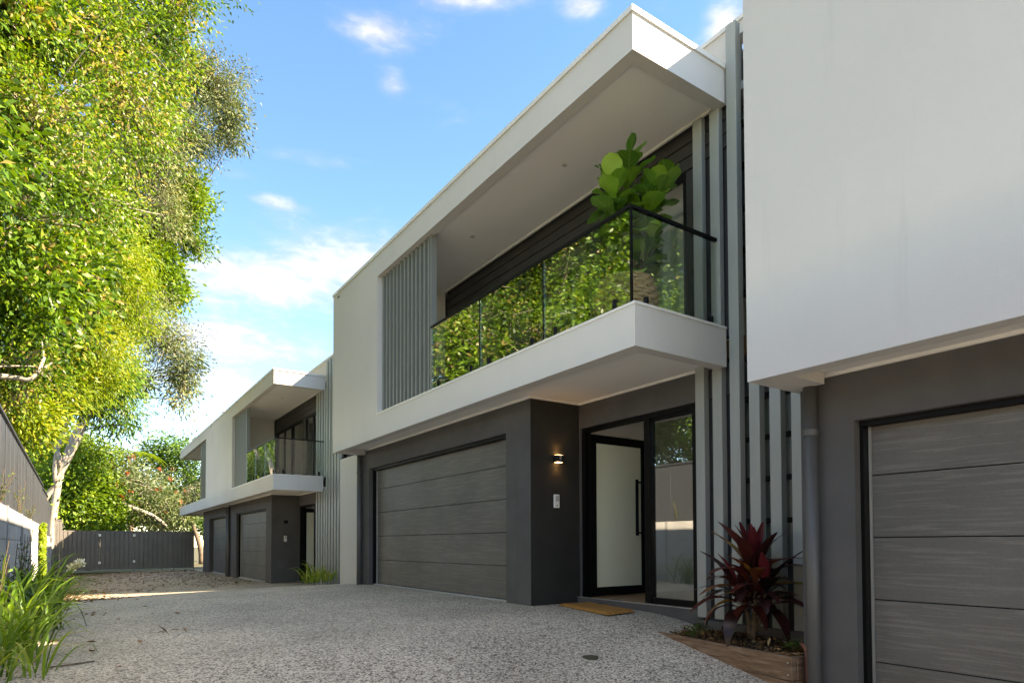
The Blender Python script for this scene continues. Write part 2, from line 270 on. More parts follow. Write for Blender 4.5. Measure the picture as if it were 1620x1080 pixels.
def emit_mat(name, c, s):
    m = bpy.data.materials.new(name); m.use_nodes = True; b = m.node_tree.nodes['Principled BSDF']
    b.inputs['Emission Color'].default_value = (*c, 1); b.inputs['Emission Strength'].default_value = s; b.inputs['Base Color'].default_value = (*c, 1); MATS[name] = m
emit_mat('lamp_lens', (1.0, .62, .28), 3.0)

# ---------------------------------------------------------------- mesh helpers
WL = {}      # world location of every object made here
def put(name, me, loc, parent=None, rot=None):
    o = bpy.data.objects.new(name, me); COL.objects.link(o); WL[o.name] = Vector(loc)
    if parent is not None:
        o.parent = parent; o.location = Vector(loc)-WL[parent.name]
    else: o.location = loc
    if rot is not None: o.rotation_euler = rot
    return o
def tag(o, label=None, cat=None, group=None, kind=None):
    if label: o['label'] = label
    if cat: o['category'] = cat
    if group: o['group'] = group
    if kind: o['kind'] = kind
    return o
def empty(name, loc): 
    o = put(name, None, loc); o.empty_display_size = .2; return o
BOXES = {}
def box(name, x0, x1, y0, y1, z0, z1, m, parent=None, bev=0.0):
    x0, x1 = min(x0, x1), max(x0, x1); y0, y1 = min(y0, y1), max(y0, y1); z0, z1 = min(z0, z1), max(z0, z1)
    d = (round(x1-x0, 4), round(y1-y0, 4), round(z1-z0, 4)); key = (d, m, bev)
    me = BOXES.get(key)
    if me is None:
        bm = bmesh.new(); bmesh.ops.create_cube(bm, size=1); bmesh.ops.scale(bm, vec=d, verts=bm.verts)
        if bev > 0: bmesh.ops.bevel(bm, geom=list(bm.edges), offset=min(bev, min(d)*.45), segments=1, affect='EDGES', profile=.5)
        me = bpy.data.meshes.new(name); bm.to_mesh(me); bm.free(); me.materials.append(MATS[m]); BOXES[key] = me
    return put(name, me, ((x0+x1)/2, (y0+y1)/2, (z0+z1)/2), parent)
def mesh_obj(name, verts, faces, m, parent=None, smooth=False, attrs=None, base=False):
    V = np.asarray(verts, float); lo, hi = V.min(0), V.max(0); c = (lo+hi)/2
    if base: c[2] = lo[2]
    me = bpy.data.meshes.new(name); me.from_pydata((V-c).tolist(), [], [list(map(int, f)) for f in faces]); me.materials.append(MATS[m])
    if smooth: me.polygons.foreach_set('use_smooth', [True]*len(me.polygons))
    if attrs:
        for k, a in attrs.items():
            at = me.attributes.new(k, 'FLOAT', 'POINT'); at.data.foreach_set('value', np.asarray(a, np.float32))
    me.update()
    return put(name, me, c, parent)
def quads_obj(name, V, m, rnd, parent=None):
    """V: (n, 4, 3) loose quads, built fast"""
    n = len(V); P = V.reshape(-1, 3); lo, hi = P.min(0), P.max(0); c = (lo+hi)/2
    me = bpy.data.meshes.new(name); me.vertices.add(4*n); me.vertices.foreach_set('co', (P-c).astype(np.float32).ravel())
    me.loops.add(4*n); me.loops.foreach_set('vertex_index', np.arange(4*n, dtype=np.int32)); me.polygons.add(n)
    me.polygons.foreach_set('loop_start', np.arange(0, 4*n, 4, dtype=np.int32)); me.polygons.foreach_set('loop_total', np.full(n, 4, np.int32))
    at = me.attributes.new('rnd', 'FLOAT', 'POINT'); at.data.foreach_set('value', np.repeat(rnd, 4).astype(np.float32))
    me.materials.append(MATS[m]); me.update(calc_edges=True); me.validate()
    return put(name, me, c, parent)
def tube(pts, rad, n=8, cap=True):
    P = np.asarray(pts, float); V, Fc = [], []
    for i in range(len(P)):
        t = P[min(i+1, len(P)-1)]-P[max(i-1, 0)]; t /= np.linalg.norm(t)+1e-9
        a = np.cross(t, [0, 0, 1.0]) if abs(t[2]) < .9 else np.cross(t, [1.0, 0, 0]); a /= np.linalg.norm(a); b = np.cross(t, a)
        r = rad[i] if hasattr(rad, '__len__') else rad
        for k in range(n): V.append(P[i]+r*(a*math.cos(2*math.pi*k/n)+b*math.sin(2*math.pi*k/n)))
    for i in range(len(P)-1):
        for k in range(n): Fc.append((i*n+k, i*n+(k+1) % n, (i+1)*n+(k+1) % n, (i+1)*n+k))
    if cap: Fc.append(tuple(range(n-1, -1, -1))); Fc.append(tuple((len(P)-1)*n+k for k in range(n)))
    return V, Fc
class Geo:
    def __init__(s): s.V = []; s.F = []
    def add(s, V, Fc): o = len(s.V); s.V += [tuple(v) for v in V]; s.F += [tuple(i+o for i in f) for f in Fc]
    def box(s, x0, x1, y0, y1, z0, z1):
        s.add([(x0, y0, z0), (x1, y0, z0), (x1, y1, z0), (x0, y1, z0), (x0, y0, z1), (x1, y0, z1), (x1, y1, z1), (x0, y1, z1)],
              [(0, 3, 2, 1), (4, 5, 6, 7), (0, 1, 5, 4), (1, 2, 6, 5), (2, 3, 7, 6), (3, 0, 4, 7)])
    def build(s, name, m, parent=None, **k): return mesh_obj(name, s.V, s.F, m, parent, **k)
def cyl(name, x, y, z0, z1, r, m, parent=None, n=16):
    V, Fc = tube([(x, y, z0), (x, y, z1)], r, n); return mesh_obj(name, V, Fc, m, parent, smooth=False)

# ---------------------------------------------------------------- ground
GY = [-40, -8, 0, 1.6, 2.6, 4.1, 4.6, 6, 10.6, 12, 14, 16, 20, 32, 80]
GZ = [-2.5, -1.5, -.66, -.48, -.35, -.10, -.012, -.004, -.004, -.05, -.19, -.30, -.36, -.38, -.45]
def ground_z(x, y):
    return np.interp(y, GY, GZ)-.03*np.clip(4.3-np.asarray(x, float), 0, 6)*np.clip((np.asarray(y, float)+4)/6, .3, 1)
def build_driveway():
    xs = np.arange(-.72, 5.13, .26); xs = np.append(xs, 5.14); ys = np.arange(-9, 31.6, .22)
    X, Yy = np.meshgrid(xs, ys); Z = ground_z(X, Yy)
    # smooth the profile so that the crest is a soft curve
    k = np.array([1, 2, 3, 2, 1.]); k /= k.sum(); Zp = np.pad(Z, ((2, 2), (0, 0)), mode='edge'); Z = sum(k[i]*Zp[i:i+len(ys)] for i in range(5))
    nx = len(xs); V = np.stack([X, Yy, Z], -1).reshape(-1, 3)
    Fc = [(j*nx+i, j*nx+i+1, (j+1)*nx+i+1, (j+1)*nx+i) for j in range(len(ys)-1) for i in range(nx-1)]
    tag(mesh_obj('driveway', V, Fc, 'exposed_aggregate', smooth=True), 'grey exposed aggregate concrete driveway rising to a crest beside the garages', 'driveway', kind='structure')
build_driveway()
def build_terrain():
    xs = [-400, -120, -40, -20, -12, -8, -5, -3, -1.6, -.80, -.74, 5, 9, 14, 22, 40, 120, 400]; ys = [-400, -100, -30, -9, 0, 8, 16, 24, 31.0, 31.8, 34, 40, 50, 70, 120, 400]
    V = []; 
    for y in ys:
        for x in xs:
            if y <= 31.0: z = 1.02 if x <= -.78 else (-2.6 if y < -8 else -1.7)
            else: z = -.43-.004*(y-31) if y < 75 else -.7
            if x > 13 and y <= 31: z = -.9
            V.append((x, y, z))
    nx = len(xs); Fc = [(j*nx+i, j*nx+i+1, (j+1)*nx+i+1, (j+1)*nx+i) for j in range(len(ys)-1) for i in range(nx-1)]
    tag(mesh_obj('ground', V, Fc, 'terrain_soil'), 'earth and grass ground around the town houses', 'ground', kind='structure')
build_terrain()

# ---------------------------------------------------------------- town houses
XF, ZCAP, ZBB, ZST, ZSB, ZSOF, ZCEIL = 3.729, 5.104, 4.743, 2.665, 2.299, 2.378, 4.80
XG = 4.43
def house(label, Y0, s, dz, L, yo, ys, g0, g1, wend, pil, entry=True, battens=None, detail=True, number=None, upper_end=True, wall_x=4.28):
    root = empty('townhouse', (4.9, Y0+s*L/2, dz)); tag(root, label, 'house', 'town houses in a row along the driveway')
    def H(name, x0, x1, a, b, z0, z1, m, parent=root, bev=0.0): return box(name, x0, x1, Y0+s*a, Y0+s*b, z0+dz, z1+dz, m, parent, bev)
    # upper white frame in one piece: slab edge, end wall and roof beam
    poly = [(0, ZSB), (L, ZSB), (L, 5.058), (0, 5.058), (0, ZBB), (yo, ZBB), (yo, ZST-.022), (0, ZST-.022)]
    V = [(x, Y0+s*a, z+dz) for x in (XF, XF+.12) for a, z in poly]; n = len(poly)
    Fc = [(0, 1, 2, 3, 4, 5), (0, 5, 6, 7)]
    Fc = [tuple(f) for f in ((0, 1, 6, 7), (1, 2, 5, 6), (2, 3, 4, 5))]
    Fa = [f if s < 0 else f[::-1] for f in Fc]; Fb = [tuple(i+n for i in f[::-1]) for f in Fa]
    side = [(i, (i+1) % n, n+(i+1) % n, n+i) for i in range(n)]
    fw = mesh_obj('front_wall', V, Fa+Fb+side, 'white_render', root)
    bm = bmesh.new(); bm.from_mesh(fw.data); bmesh.ops.recalc_face_normals(bm, faces=bm.faces); bm.to_mesh(fw.data); bm.free()
    XI = XF+.12
    H('roof_fascia', XI, 4.93, 0, .12, ZBB, 5.058, 'white_render')
    H('slab_fascia', XI, 4.885, 0, .12, ZSB, ZST-.022, 'white_render')
    H('end_wall', XI, 5.12, L-.14, L, ZSB, 5.058, 'white_render')
    H('parapet_cap', XF-.018, XI+.02, -.018, L, 5.058, ZCAP, 'cap_metal')
    H('parapet_cap', XI+.02, 4.93, -.018, .14, 5.058, ZCAP, 'cap_metal')
    H('slab_flashing', XF-.008, XI+.1, -.008, yo, ZST-.022, ZST, 'cap_metal')
    H('slab_flashing', XI+.1, 4.885, -.008, .14, ZST-.022, ZST, 'cap_metal')
    H('roof', XI, 5.25, .12, L-.14, 4.93, 4.99, 'flashing')
    cz = H('ceiling', XI, 4.945, .12, yo+.1, ZCEIL, ZCEIL+.05, 'soffit_white')
    H('balcony_floor', XI, 4.95, .12, yo+.1, ZST-.06, ZST-.024, 'interior_grey')
    H('soffit', XI, 5.0, .12, L-.14, ZSOF, ZSOF+.05, 'soffit_white')
    H('balcony_end_wall', XI, 4.945, yo+.1, yo+.2, ZST-.06, ZCEIL+.05, 'white_render')
    H('cornice', 4.92, 4.944, .12, yo+.1, ZCEIL-.022, ZCEIL, 'white_trim')
    for (dx, dy) in ((4.335, 1.643), (4.335, 3.6), (4.335, 4.9)):
        V, Fc = tube([(dx, Y0+s*dy, ZCEIL-.008+dz), (dx, Y0+s*dy, ZCEIL+dz-.001)], .045, 20); d = mesh_obj('downlight', V, Fc, 'white_trim', root)
        V, Fc = tube([(dx, Y0+s*dy, ZCEIL-.011+dz), (dx, Y0+s*dy, ZCEIL-.0085+dz)], .028, 16); mesh_obj('lens', V, Fc, 'interior_grey', d)
    H('overflow_slot', XF-.004, XF+.01, L-.30, L-.22, 4.975, 5.0, 'black_metal'); H('overflow_slot', XF-.003, XF+.01, L-.33, L-.305, 4.98, 4.995, 'black_metal')
    # balcony back wall: black boards, glazed doors and windows
    openings = [(.63-.1, 1.80), (2.0, 3.05), (3.13, 4.7)]
    wl = H('balcony_back_wall', 4.985, 5.06, 0.0, yo+.1, 4.38, ZCEIL+.1, 'charcoal_board')
    edges = [-.02]+[e for o in openings for e in o]+[yo+.1]
    for i in range(0, len(edges)-1, 2): 
        if edges[i+1]-edges[i] > .09: H('wall_pier', 4.985, 5.06, edges[i], edges[i+1], ZST-.05, 4.38, 'charcoal_board')
    zb = 4.385
    while zb < ZCEIL-.02:
        t = min(zb+.128, ZCEIL-.004)
        bd = Geo(); y0, y1 = sorted((Y0+s*.0, Y0+s*(yo+.095)))
        bd.add([(4.962, y0, zb+dz), (4.962, y1, zb+dz), (4.946+.028, y1, t+dz), (4.946+.028, y0, t+dz), (4.985, y0, zb+dz), (4.985, y1, zb+dz), (4.985, y1, t+dz), (4.985, y0, t+dz)],
               [(0, 1, 2, 3), (4, 7, 6, 5), (0, 4, 5, 1), (3, 2, 6, 7), (0, 3, 7, 4), (1, 5, 6, 2)])
        bd.build('weatherboard', 'charcoal_board', wl); zb += .132
    for a, b in openings:
        fr = H('window', 4.99, 5.05, a, b, 4.33, 4.378, 'black_metal')
        H('frame', 4.99, 5.05, a, a+.045, ZST-.02, 4.33, 'black_metal', fr); H('frame', 4.99, 5.05, b-.045, b, ZST-.02, 4.33, 'black_metal', fr)
        H('frame', 4.99, 5.05, a+.045, b-.045, ZST-.02, ZST+.05, 'black_metal', fr)
        if b-a > 1.1: H('frame', 4.995, 5.045, (a+b)/2-.025, (a+b)/2+.025, ZST+.05, 4.33, 'black_metal', fr)
        H('pane', 5.012, 5.018, a+.045, b-.045, ZST+.05, 4.33, 'window_glass', fr)
    # upstairs rooms and the body of the house
    H('upper_floor', 5.06, 8.6, -1.0, L, 2.43, ZST-.06, 'wood_floor'); H('upper_ceiling', 5.06, 8.6, -1.0, L, 4.9, 4.98, 'interior_white')
    H('room_wall', 8.5, 8.6, -1.0, L, ZST-.06, 4.9, 'interior_white'); H('room_wall', 5.3, 8.5, yo+.1, yo+.2, ZST-.06, 4.9, 'interior_white'); H('room_wall', 5.3, 8.5, .0, .1, ZST-.06, 4.9, 'interior_white')
    H('curtain', 5.22, 5.26, .55, 1.15, ZST-.04, 4.85, 'interior_white')
    H('upper_parapet', 5.07, 5.2, .02, L-1.2, 5.0, 5.56, 'white_render'); H('parapet_cap', 5.05, 5.22, .02, L-1.2, 5.56, 5.60, 'cap_metal')
    lo = 2.6 if number else .3; fz = 4.98 if number else 5.3; H('main_roof', 5.21, 12.0, -1.0, L-lo, 5.305, 5.4, 'flashing'); H('lower_roof', 5.21, 12.0, L-lo, L, fz+.005, fz+.05, 'flashing'); H('rear_block', 8.62, 12.0, -1.0, L-lo, -1.2, 5.3, 'white_render'); H('rear_block', 8.62, 12.0, L-lo, L+.15, -1.2, fz, 'white_render'); H('roof_upstand', 5.21, 8.62, L-lo-.1, L-lo, 4.985, 5.3, 'white_render'); H('roof_upstand', 5.21, 8.62, -1.0, -.9, 4.985, 5.3, 'white_render')
    H('far_side_wall', 5.12, 8.6, L-.02, L+.08, -.9, fz, 'white_render')
    # ground floor
    H('header', wall_x, 4.42, pil[1], wend, 2.03, ZSOF, 'charcoal_render'); H('jamb', wall_x, 4.75, g1+.012, wend, -.9, 2.03, 'charcoal_render')
    H('end_return', 4.42, 5.2, wend-.12, wend, -.9, ZSOF+.05, 'charcoal_render')
    H('pillar', wall_x-.004, 5.0, pil[0], pil[1], -.9, ZSOF-.0015, 'charcoal_render', bev=.004)
    if g0-pil[1] > .02: H('wall_pier', wall_x, 4.7, pil[1]+.003, g0, -.9, 2.03, 'charcoal_render')
    H('soffit_trim', wall_x-.022, wall_x-.001, pil[0]-.018, wend, ZSOF-.022, ZSOF, 'white_trim')
    H('soffit_trim', wall_x-.001, 4.98, pil[0]-.022, pil[0]-.001, ZSOF-.022, ZSOF, 'white_trim')
    H('door_trim', 4.335, 4.425, g0+.002, g1, 1.995, 2.028, 'black_metal'); H('door_trim', 4.35, 4.50, g1-.012, g1+.012, -.05, 2.028, 'black_metal')
    gd = H('garage_door', XG+.014, XG+.04, g0+.003, g1-.014, -.03, 2.14, 'seal_black')
    for k in range(5): H('panel', XG, XG+.014, g0+.006, g1-.016, .415*k+.012, .415*k+.415+.006, 'garage_panel', gd, .003)
    H('sill', 4.36, 4.6, g0, g1, -.09, .004, 'sleeper_concrete')
    H('edge_strip', XG-.022, XG-.004, g1-.03, g1-.016, .0, 2.03, 'steel', gd)
    if number: H('pillar_shade_panel', wall_x-.003, 4.99, pil[0]-.004, pil[0]-.0005, -.3, ZSOF-.023, 'pillar_shade_black')  # added dark sheet: shade on the pillar's side put into colour
    # garage box (closes the house so that no light leaks through)
    H('garage_rear_wall', 8.4, 8.55, pil[0], L, -.9, 2.43, 'interior_grey')
    dp = H('downpipe', 4.2, 4.2001, 0, .0001, 0, .0001, 'downpipe_paint') if False else None
    py = wend-.11; V, Fc = tube([(wall_x-.06, Y0+s*py, -.6+dz), (wall_x-.06, Y0+s*py, ZSOF+dz-.002)], .047, 18)
    dp = mesh_obj('downpipe', V, Fc, 'downpipe_paint', root, smooth=True)
    V, Fc = tube([(wall_x-.06, Y0+s*py, 1.96+dz), (wall_x-.06, Y0+s*py, 2.0+dz)], .051, 18); mesh_obj('pipe_joint', V, Fc, 'downpipe_paint', dp)
    H('soffit_rim', XI+.004, 4.21, L-.26, L-.142, ZSB, ZSOF, 'white_render')
    # balustrade
    XB, zb0, zb1 = 3.80, ZST+.035, 3.50
    bl = H('balustrade', XB-.012, XB+.022, .10, ys, zb1, zb1+.026, 'black_metal')
    H('top_rail', XB+.022, 5.045, .10, .134, zb1, zb1+.026, 'black_metal', bl)
    cuts = [.118]+[.118+(ys-.118)*k/3 for k in (1, 2, 3)]
    for i in range(3):
        H('glass_pane', XB, XB+.012, cuts[i]+.01, cuts[i+1]-.01, zb0, zb1, 'balustrade_glass', bl)
        if i: H('joint_strip', XB-.001, XB+.013, cuts[i]-.0098, cuts[i]+.0098, zb0, zb1, 'black_metal', bl)
        for f in (.16, .84):
            yy = cuts[i]+(cuts[i+1]-cuts[i])*f; V, Fc = tube([(XB+.006, Y0+s*yy, ZST+dz), (XB+.006, Y0+s*yy, ZST+.115+dz)], .024, 12); mesh_obj('spigot', V, Fc, 'black_metal', bl)
    H('corner_post', XB-.002, XB+.016, .104, .122, zb0, zb1, 'black_metal', bl)
    H('glass_pane', XB+.02, 5.03, .112, .124, zb0, zb1, 'clear_glass', bl)
    H('end_strip', 5.03, 5.044, .106, .128, ZST-.02, zb1, 'black_metal', bl)
    for xx in (3.98, 4.82): V, Fc = tube([(xx, Y0+s*.118, ZST+dz), (xx, Y0+s*.118, ZST+.115+dz)], .024, 12); mesh_obj('spigot', V, Fc, 'black_metal', bl)
    # vertical batten screen
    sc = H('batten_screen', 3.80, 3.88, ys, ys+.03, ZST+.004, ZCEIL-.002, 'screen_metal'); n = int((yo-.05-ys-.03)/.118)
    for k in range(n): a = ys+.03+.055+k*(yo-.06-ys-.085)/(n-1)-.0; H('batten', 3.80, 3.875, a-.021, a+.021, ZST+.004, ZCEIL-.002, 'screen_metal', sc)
    if not entry: return root
    # entry recess
    e0, e1 = .47, pil[0]-.03
    H('entry_header', 5.0, 5.16, -.0, pil[0], 2.075, ZSOF-.002, 'charcoal_render'); H('entry_jamb', 5.0, 5.16, e1, pil[0]-.001, -.3, 2.075, 'charcoal_render')
    H('entry_jamb', 5.03, 5.16, .05, e0, -.3, 2.075, 'charcoal_render')
    H('threshold', 4.955, 5.9, e0-.12, pil[0]-.003, -.3, .06, 'charcoal_render'); H('sill_strip', 4.952, 5.0, e0-.02, pil[0]-.004, .06, .068, 'steel')
    H('soffit_trim', 4.978, 4.999, .12, pil[0]-.022, ZSOF-.022, ZSOF, 'white_trim')
    fr = H('door_frame', 5.02, 5.10, e0, e1, 2.025, 2.073, 'black_metal')
    mu = 1.125 if L == 7.4 else 1.1
    for a, b in ((e0, e0+.045), (mu-.04, mu+.04), (e1-.06, e1)): H('mullion', 5.015, 5.105, a, b, .069, 2.0248, 'black_metal', fr)
    sw = H('side_window', 5.03, 5.09, e0+.045, mu-.04, .07, .13, 'black_metal'); H('pane', 5.055, 5.061, e0+.045, mu-.04, .13, 2.0248, 'window_glass', sw); H('frame', 5.04, 5.08, e0+.0455, mu-.0405, 1.985, 2.024, 'black_metal', sw)
    # door leaf: hinged at e1, standing wide open into the hall
    w = e1-.075-(mu+.05); hinge = (5.075, Y0+s*(e1-.07)); ang = R(91)
    dl = empty('entry_door', (hinge[0], hinge[1], .075+dz)); dl.parent = root; dl.location = Vector((hinge[0], hinge[1], .075+dz))-WL[root.name]
    dl.rotation_euler = (0, 0, s*ang)
    def leafbox(name, y0, y1, z0, z1, x0, x1, m):
        g = Geo(); a, b = sorted((-s*y0, -s*y1)); g.box(x0, x1, a, b, z0, z1); V = np.array(g.V); c = (V.min(0)+V.max(0))/2
        me = bpy.data.meshes.new(name); me.from_pydata((V-c).tolist(), [], g.F); me.materials.append(MATS[m]); o = bpy.data.objects.new(name, me); COL.objects.link(o); o.parent = dl; o.location = c; return o
    for a, b, z0, z1 in ((0, .09, 0, 1.93), (w-.07, w, 0, 1.93), (.09, w-.07, 0, .10), (.09, w-.07, 1.83, 1.93)): leafbox('stile', a, b, z0, z1, -.022, .022, 'black_metal')
    leafbox('glass_pane', .09, w-.07, .10, 1.83, -.004, .004, 'frosted_glass')
    leafbox('handle', w-.225, w-.195, .72, 1.42, -.085, -.06, 'black_metal'); leafbox('handle_standoff', w-.222, w-.06, .745, .765, -.085, -.06, 'black_metal'); leafbox('handle_standoff', w-.222, w-.06, 1.375, 1.395, -.085, -.06, 'black_metal')
    for z in (.12, .95, 1.76): leafbox('hinge', -.012, .01, z, z+.08, -.036, -.022, 'black_metal')
    # hall
    H('hall_floor', 5.9, 8.4, -.2, pil[0]+.3, -.2, .058, 'wood_floor'); H('hall_floor', 5.101, 5.9, e0, e1-.003, .0605, .066, 'wood_floor'); H('hall_wall', 7.6, 7.7, -.2, pil[0]+.3, .058, 2.4, 'interior_white')
    H('hall_wall', 5.17, 7.6, pil[0]-.01, pil[0]+.09, .0605, 2.4, 'interior_white'); H('hall_wall', 5.17, 7.6, .1, .2, .0605, 2.4, 'interior_white'); H('hall_ceiling', 5.17, 7.6, .2, pil[0]-.01, 2.3, 2.42, 'interior_white')
    # intercom on the pillar
    iy = pil[0]-.0165
    ic = H('intercom', 4.60, 4.672, iy-.014, iy+.012, 1.115, 1.27, 'white_trim', bev=.003)
    H('screen', 4.612, 4.66, iy-.0165, iy-.014, 1.19, 1.255, 'interior_grey', ic); H('button', 4.625, 4.648, iy-.0165, iy-.014, 1.135, 1.15, 'interior_grey', ic)
    if not number: H('number_plate', 4.60, 4.70, iy-.006, iy+.0165, 1.60, 1.68, 'black_metal')
    if battens:
        b0, nb, ztall = battens
        for k in range(nb+(2 if dz == -.34 else 0)):
            c = b0-.2*k
            if c > -.02:
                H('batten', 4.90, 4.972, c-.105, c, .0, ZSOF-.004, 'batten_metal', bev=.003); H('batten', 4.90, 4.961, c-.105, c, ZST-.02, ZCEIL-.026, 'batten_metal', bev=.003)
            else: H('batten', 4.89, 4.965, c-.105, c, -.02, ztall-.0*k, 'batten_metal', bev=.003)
        nb += 2 if dz == -.34 else 0
        bw = H('screen_wall', 5.165, 5.3, b0-.2*nb-.25, -.021, -.4, 5.44, 'charcoal_render')
        H('screen_wall', 5.165, 5.3, -.02, .05, -.4, ZSOF, 'charcoal_render')
        H('screen_parapet', 5.07, 5.3, b0-.2*nb-.25, .015, 5.441, 5.56, 'white_render'); H('parapet_cap', 5.05, 5.32, b0-.2*nb-.25, .015, 5.56, 5.6, 'cap_metal')
        H('plinth', 4.87, 5.164, b0-.2*nb-.25, b0+.03, -.5, -.021, 'charcoal_render')
        wy0, wy1 = b0-.2*nb+.35, -.02-.0
        wy0, wy1 = min(wy0, -.55), .04
        for (za, zc) in ((.5, 2.0), (3.0, 4.6)):
            wd = H('window', 5.11, 5.165, wy0, wy1, zc, zc+.05, 'black_metal')
            for j in range(4): 
                zz = za+(zc-za)*j/4; H('frame', 5.112, 5.163, wy0+.04, wy1-.04, zz, zz+.045, 'black_metal', wd); H('pane', 5.14, 5.146, wy0+.04, wy1-.04, zz+.045, za+(zc-za)*(j+1)/4, 'window_glass', wd)
            H('frame', 5.112, 5.163, wy0, wy0+.04, za, zc, 'black_metal', wd); H('frame', 5.112, 5.163, wy1-.04, wy1, za, zc, 'black_metal', wd); H('blind', 5.15, 5.16, wy0+.04, wy1-.04, za+.05, zc, 'interior_grey', wd)
    return root

u4 = house('middle white and charcoal town house with open door and potted fig on balcony', 3.718, 1, 0.0, 7.4, 5.40, 3.75, 2.722, 7.09, 7.52, (2.214, 2.508), battens=(.376, 6, 5.44), number=4)
u3 = house('nearest white and charcoal town house cut off by the right edge of the picture', -4.727, 1, -.52, 7.4, 5.40, 3.75, 2.722, 6.97, 7.36, (2.214, 2.508), entry=False)
u5 = house('town house beyond the sunlit gap with glass balcony and vertical grey fins', 15.262, 1, -.34, 8.0, 4.75, 3.15, 3.0, 6.9, 7.99, (2.40, 2.80), battens=(.62, 7, 5.40))
u6 = house('farthest town house next to the charcoal gate', 31.262, -1, -.34, 7.985, 6.7, 5.1, 4.0, 7.3, 7.985, (2.6, 2.9), entry=False)

pw = box('party_wall', 3.87, 4.95, 22.0, 22.35, 4.66, 4.93, 'white_render', u5); box('parapet_cap', 3.85, 4.97, 21.98, 22.37, 4.931, 4.96, 'cap_metal', u5)
# number 4 wall lamp on the entry pillar (a lit lamp)
def wall_lamp():
    y = 5.9275; g = Geo()
    lp = box('wall_lamp', 4.60, 4.695, y-.075, y-.0005, 1.645, 1.725, 'lamp_black', u4, .004)
    box('lens', 4.612, 4.683, y-.066, y-.012, 1.7255, 1.728, 'lamp_lens', lp); box('lens', 4.612, 4.683, y-.066, y-.012, 1.642, 1.6445, 'lamp_lens', lp)
    cu = bpy.data.curves.new('n', 'FONT'); cu.body = '4'; cu.size = .072; cu.extrude = .0012; cu.align_x = 'CENTER'; cu.align_y = 'CENTER'
    t = bpy.data.objects.new('t', cu); COL.objects.link(t); bpy.context.view_layer.update(); me = bpy.data.meshes.new_from_object(t.evaluated_get(bpy.context.evaluated_depsgraph_get())); bpy.data.objects.remove(t)
    me.materials.clear(); me.materials.append(MATS['silver_number']); o = put('number', me, (4.648, y-.0765, 1.685), lp, (R(90), 0, 0))
    for nm, z, d in (('up', 1.75, 1), ('down', 1.62, -1)):
        l = bpy.data.lights.new('lamp_light', 'SPOT'); l.energy = .12; l.color = (1, .55, .22); l.spot_size = R(110); l.spot_blend = .6; l.shadow_soft_size = .015
        lo = put('lamp_light', l, (4.648, y-.05, z), lp); lo.rotation_euler = (R(180) if d > 0 else 0, 0, 0)
wall_lamp()

# white blade wall in the gap between the second and third house
bw = box('blade_wall', 4.285, 4.42, 11.36, 12.34, -.6, 2.36, 'white_render', None, .004); tag(bw, 'plain white blade wall under the end of the middle house, beside its downpipe', 'wall')
gw = box('garden_wall', 4.95, 5.08, 12.36, 14.3, -.6, 1.2, 'charcoal_render', None, .004); tag(gw, 'low charcoal wall in the gap behind the strappy green clumps', 'wall')

# ---------------------------------------------------------------- retaining wall, fence, gate
XW = -.69
def retaining_wall():
    root = empty('retaining_wall', (XW, 11, -.3)); tag(root, 'pale concrete sleeper retaining wall along the left side of the driveway', 'wall')
    posts = [9.86+2.46*k for k in range(-6, 8)]
    for i in range(len(posts)-1):
        a, b = posts[i], posts[i+1]
        top = 1.17
        if a > 24: top = .77
        elif a > 21.5: top = .97
        z = top
        while z > -1.3 and z > ground_z(XW, (a+b)/2)-.35:
            j = random.uniform(-.004, .004); box('concrete_sleeper', XW-.08, XW+j, a+.022, b-.022, z-.197, z, 'sleeper_concrete', root, .006); z -= .2
    for p in posts:
        top = 1.17 if p < 23 else .97
        g = Geo(); g.box(XW-.095, XW+.012, p-.004, p+.004, -1.4, top+.01); g.box(XW+.004, XW+.012, p-.035, p+.035, -1.4, top+.01); g.build('post', 'post_galvanised', root)
retaining_wall()
def side_fence():
    root = empty('boundary_fence', (XW-.1, 12, 1.17)); tag(root, 'tall grey sheet metal fence on top of the concrete retaining wall', 'fence')
    xf = XW-.13; ps = [9.0+2.38*k for k in range(-6, 10)]
    for i, p in enumerate(ps):
        top = 2.44 if p < 24 else 2.36
        g = Geo(); g.box(xf-.05, xf-.022, p-.026, p+.026, .7, top-.03); g.build('post', 'fence_steel', root)
    for i in range(len(ps)-1):
        a, b = ps[i]+.03, ps[i+1]-.03; top = 2.43 if ps[i] < 22 else 2.35
        # folded sheet infill: flat pans, raised ribs
        prof = []; w = (b-a)/3
        for k in range(3):
            y = a+k*w
            prof += [(y, 0), (y+w*.06, .0), (y+w*.065, .005), (y+w*.10, .005), (y+w*.105, 0), (y+w*.60, 0), (y+w*.61, .002), (y+w*.64, .002), (y+w*.70, 0)]
        prof.append((b, 0)); V = []; Fc = []
        for (y, d) in prof:
            for dd in (0, -.004): V += [(xf+d-.012+dd, y, .98), (xf+d-.012+dd, y, top)]
        for k in range(len(prof)-1):
            q = 4*k; Fc += [(q, q+4, q+5, q+1), (q+2, q+3, q+7, q+6), (q+1, q+5, q+7, q+3), (q, q+2, q+6, q+4)]
        mesh_obj('fence_sheet', V, Fc, 'fence_steel', root)
        box('top_rail', xf-.028, xf+.02, ps[i]+.001, ps[i+1]-.001, top-.0, top+.03, 'fence_steel', root)
        box('bottom_rail', xf-.028, xf+.034, a, b, .94, .979, 'fence_steel', root)
side_fence()
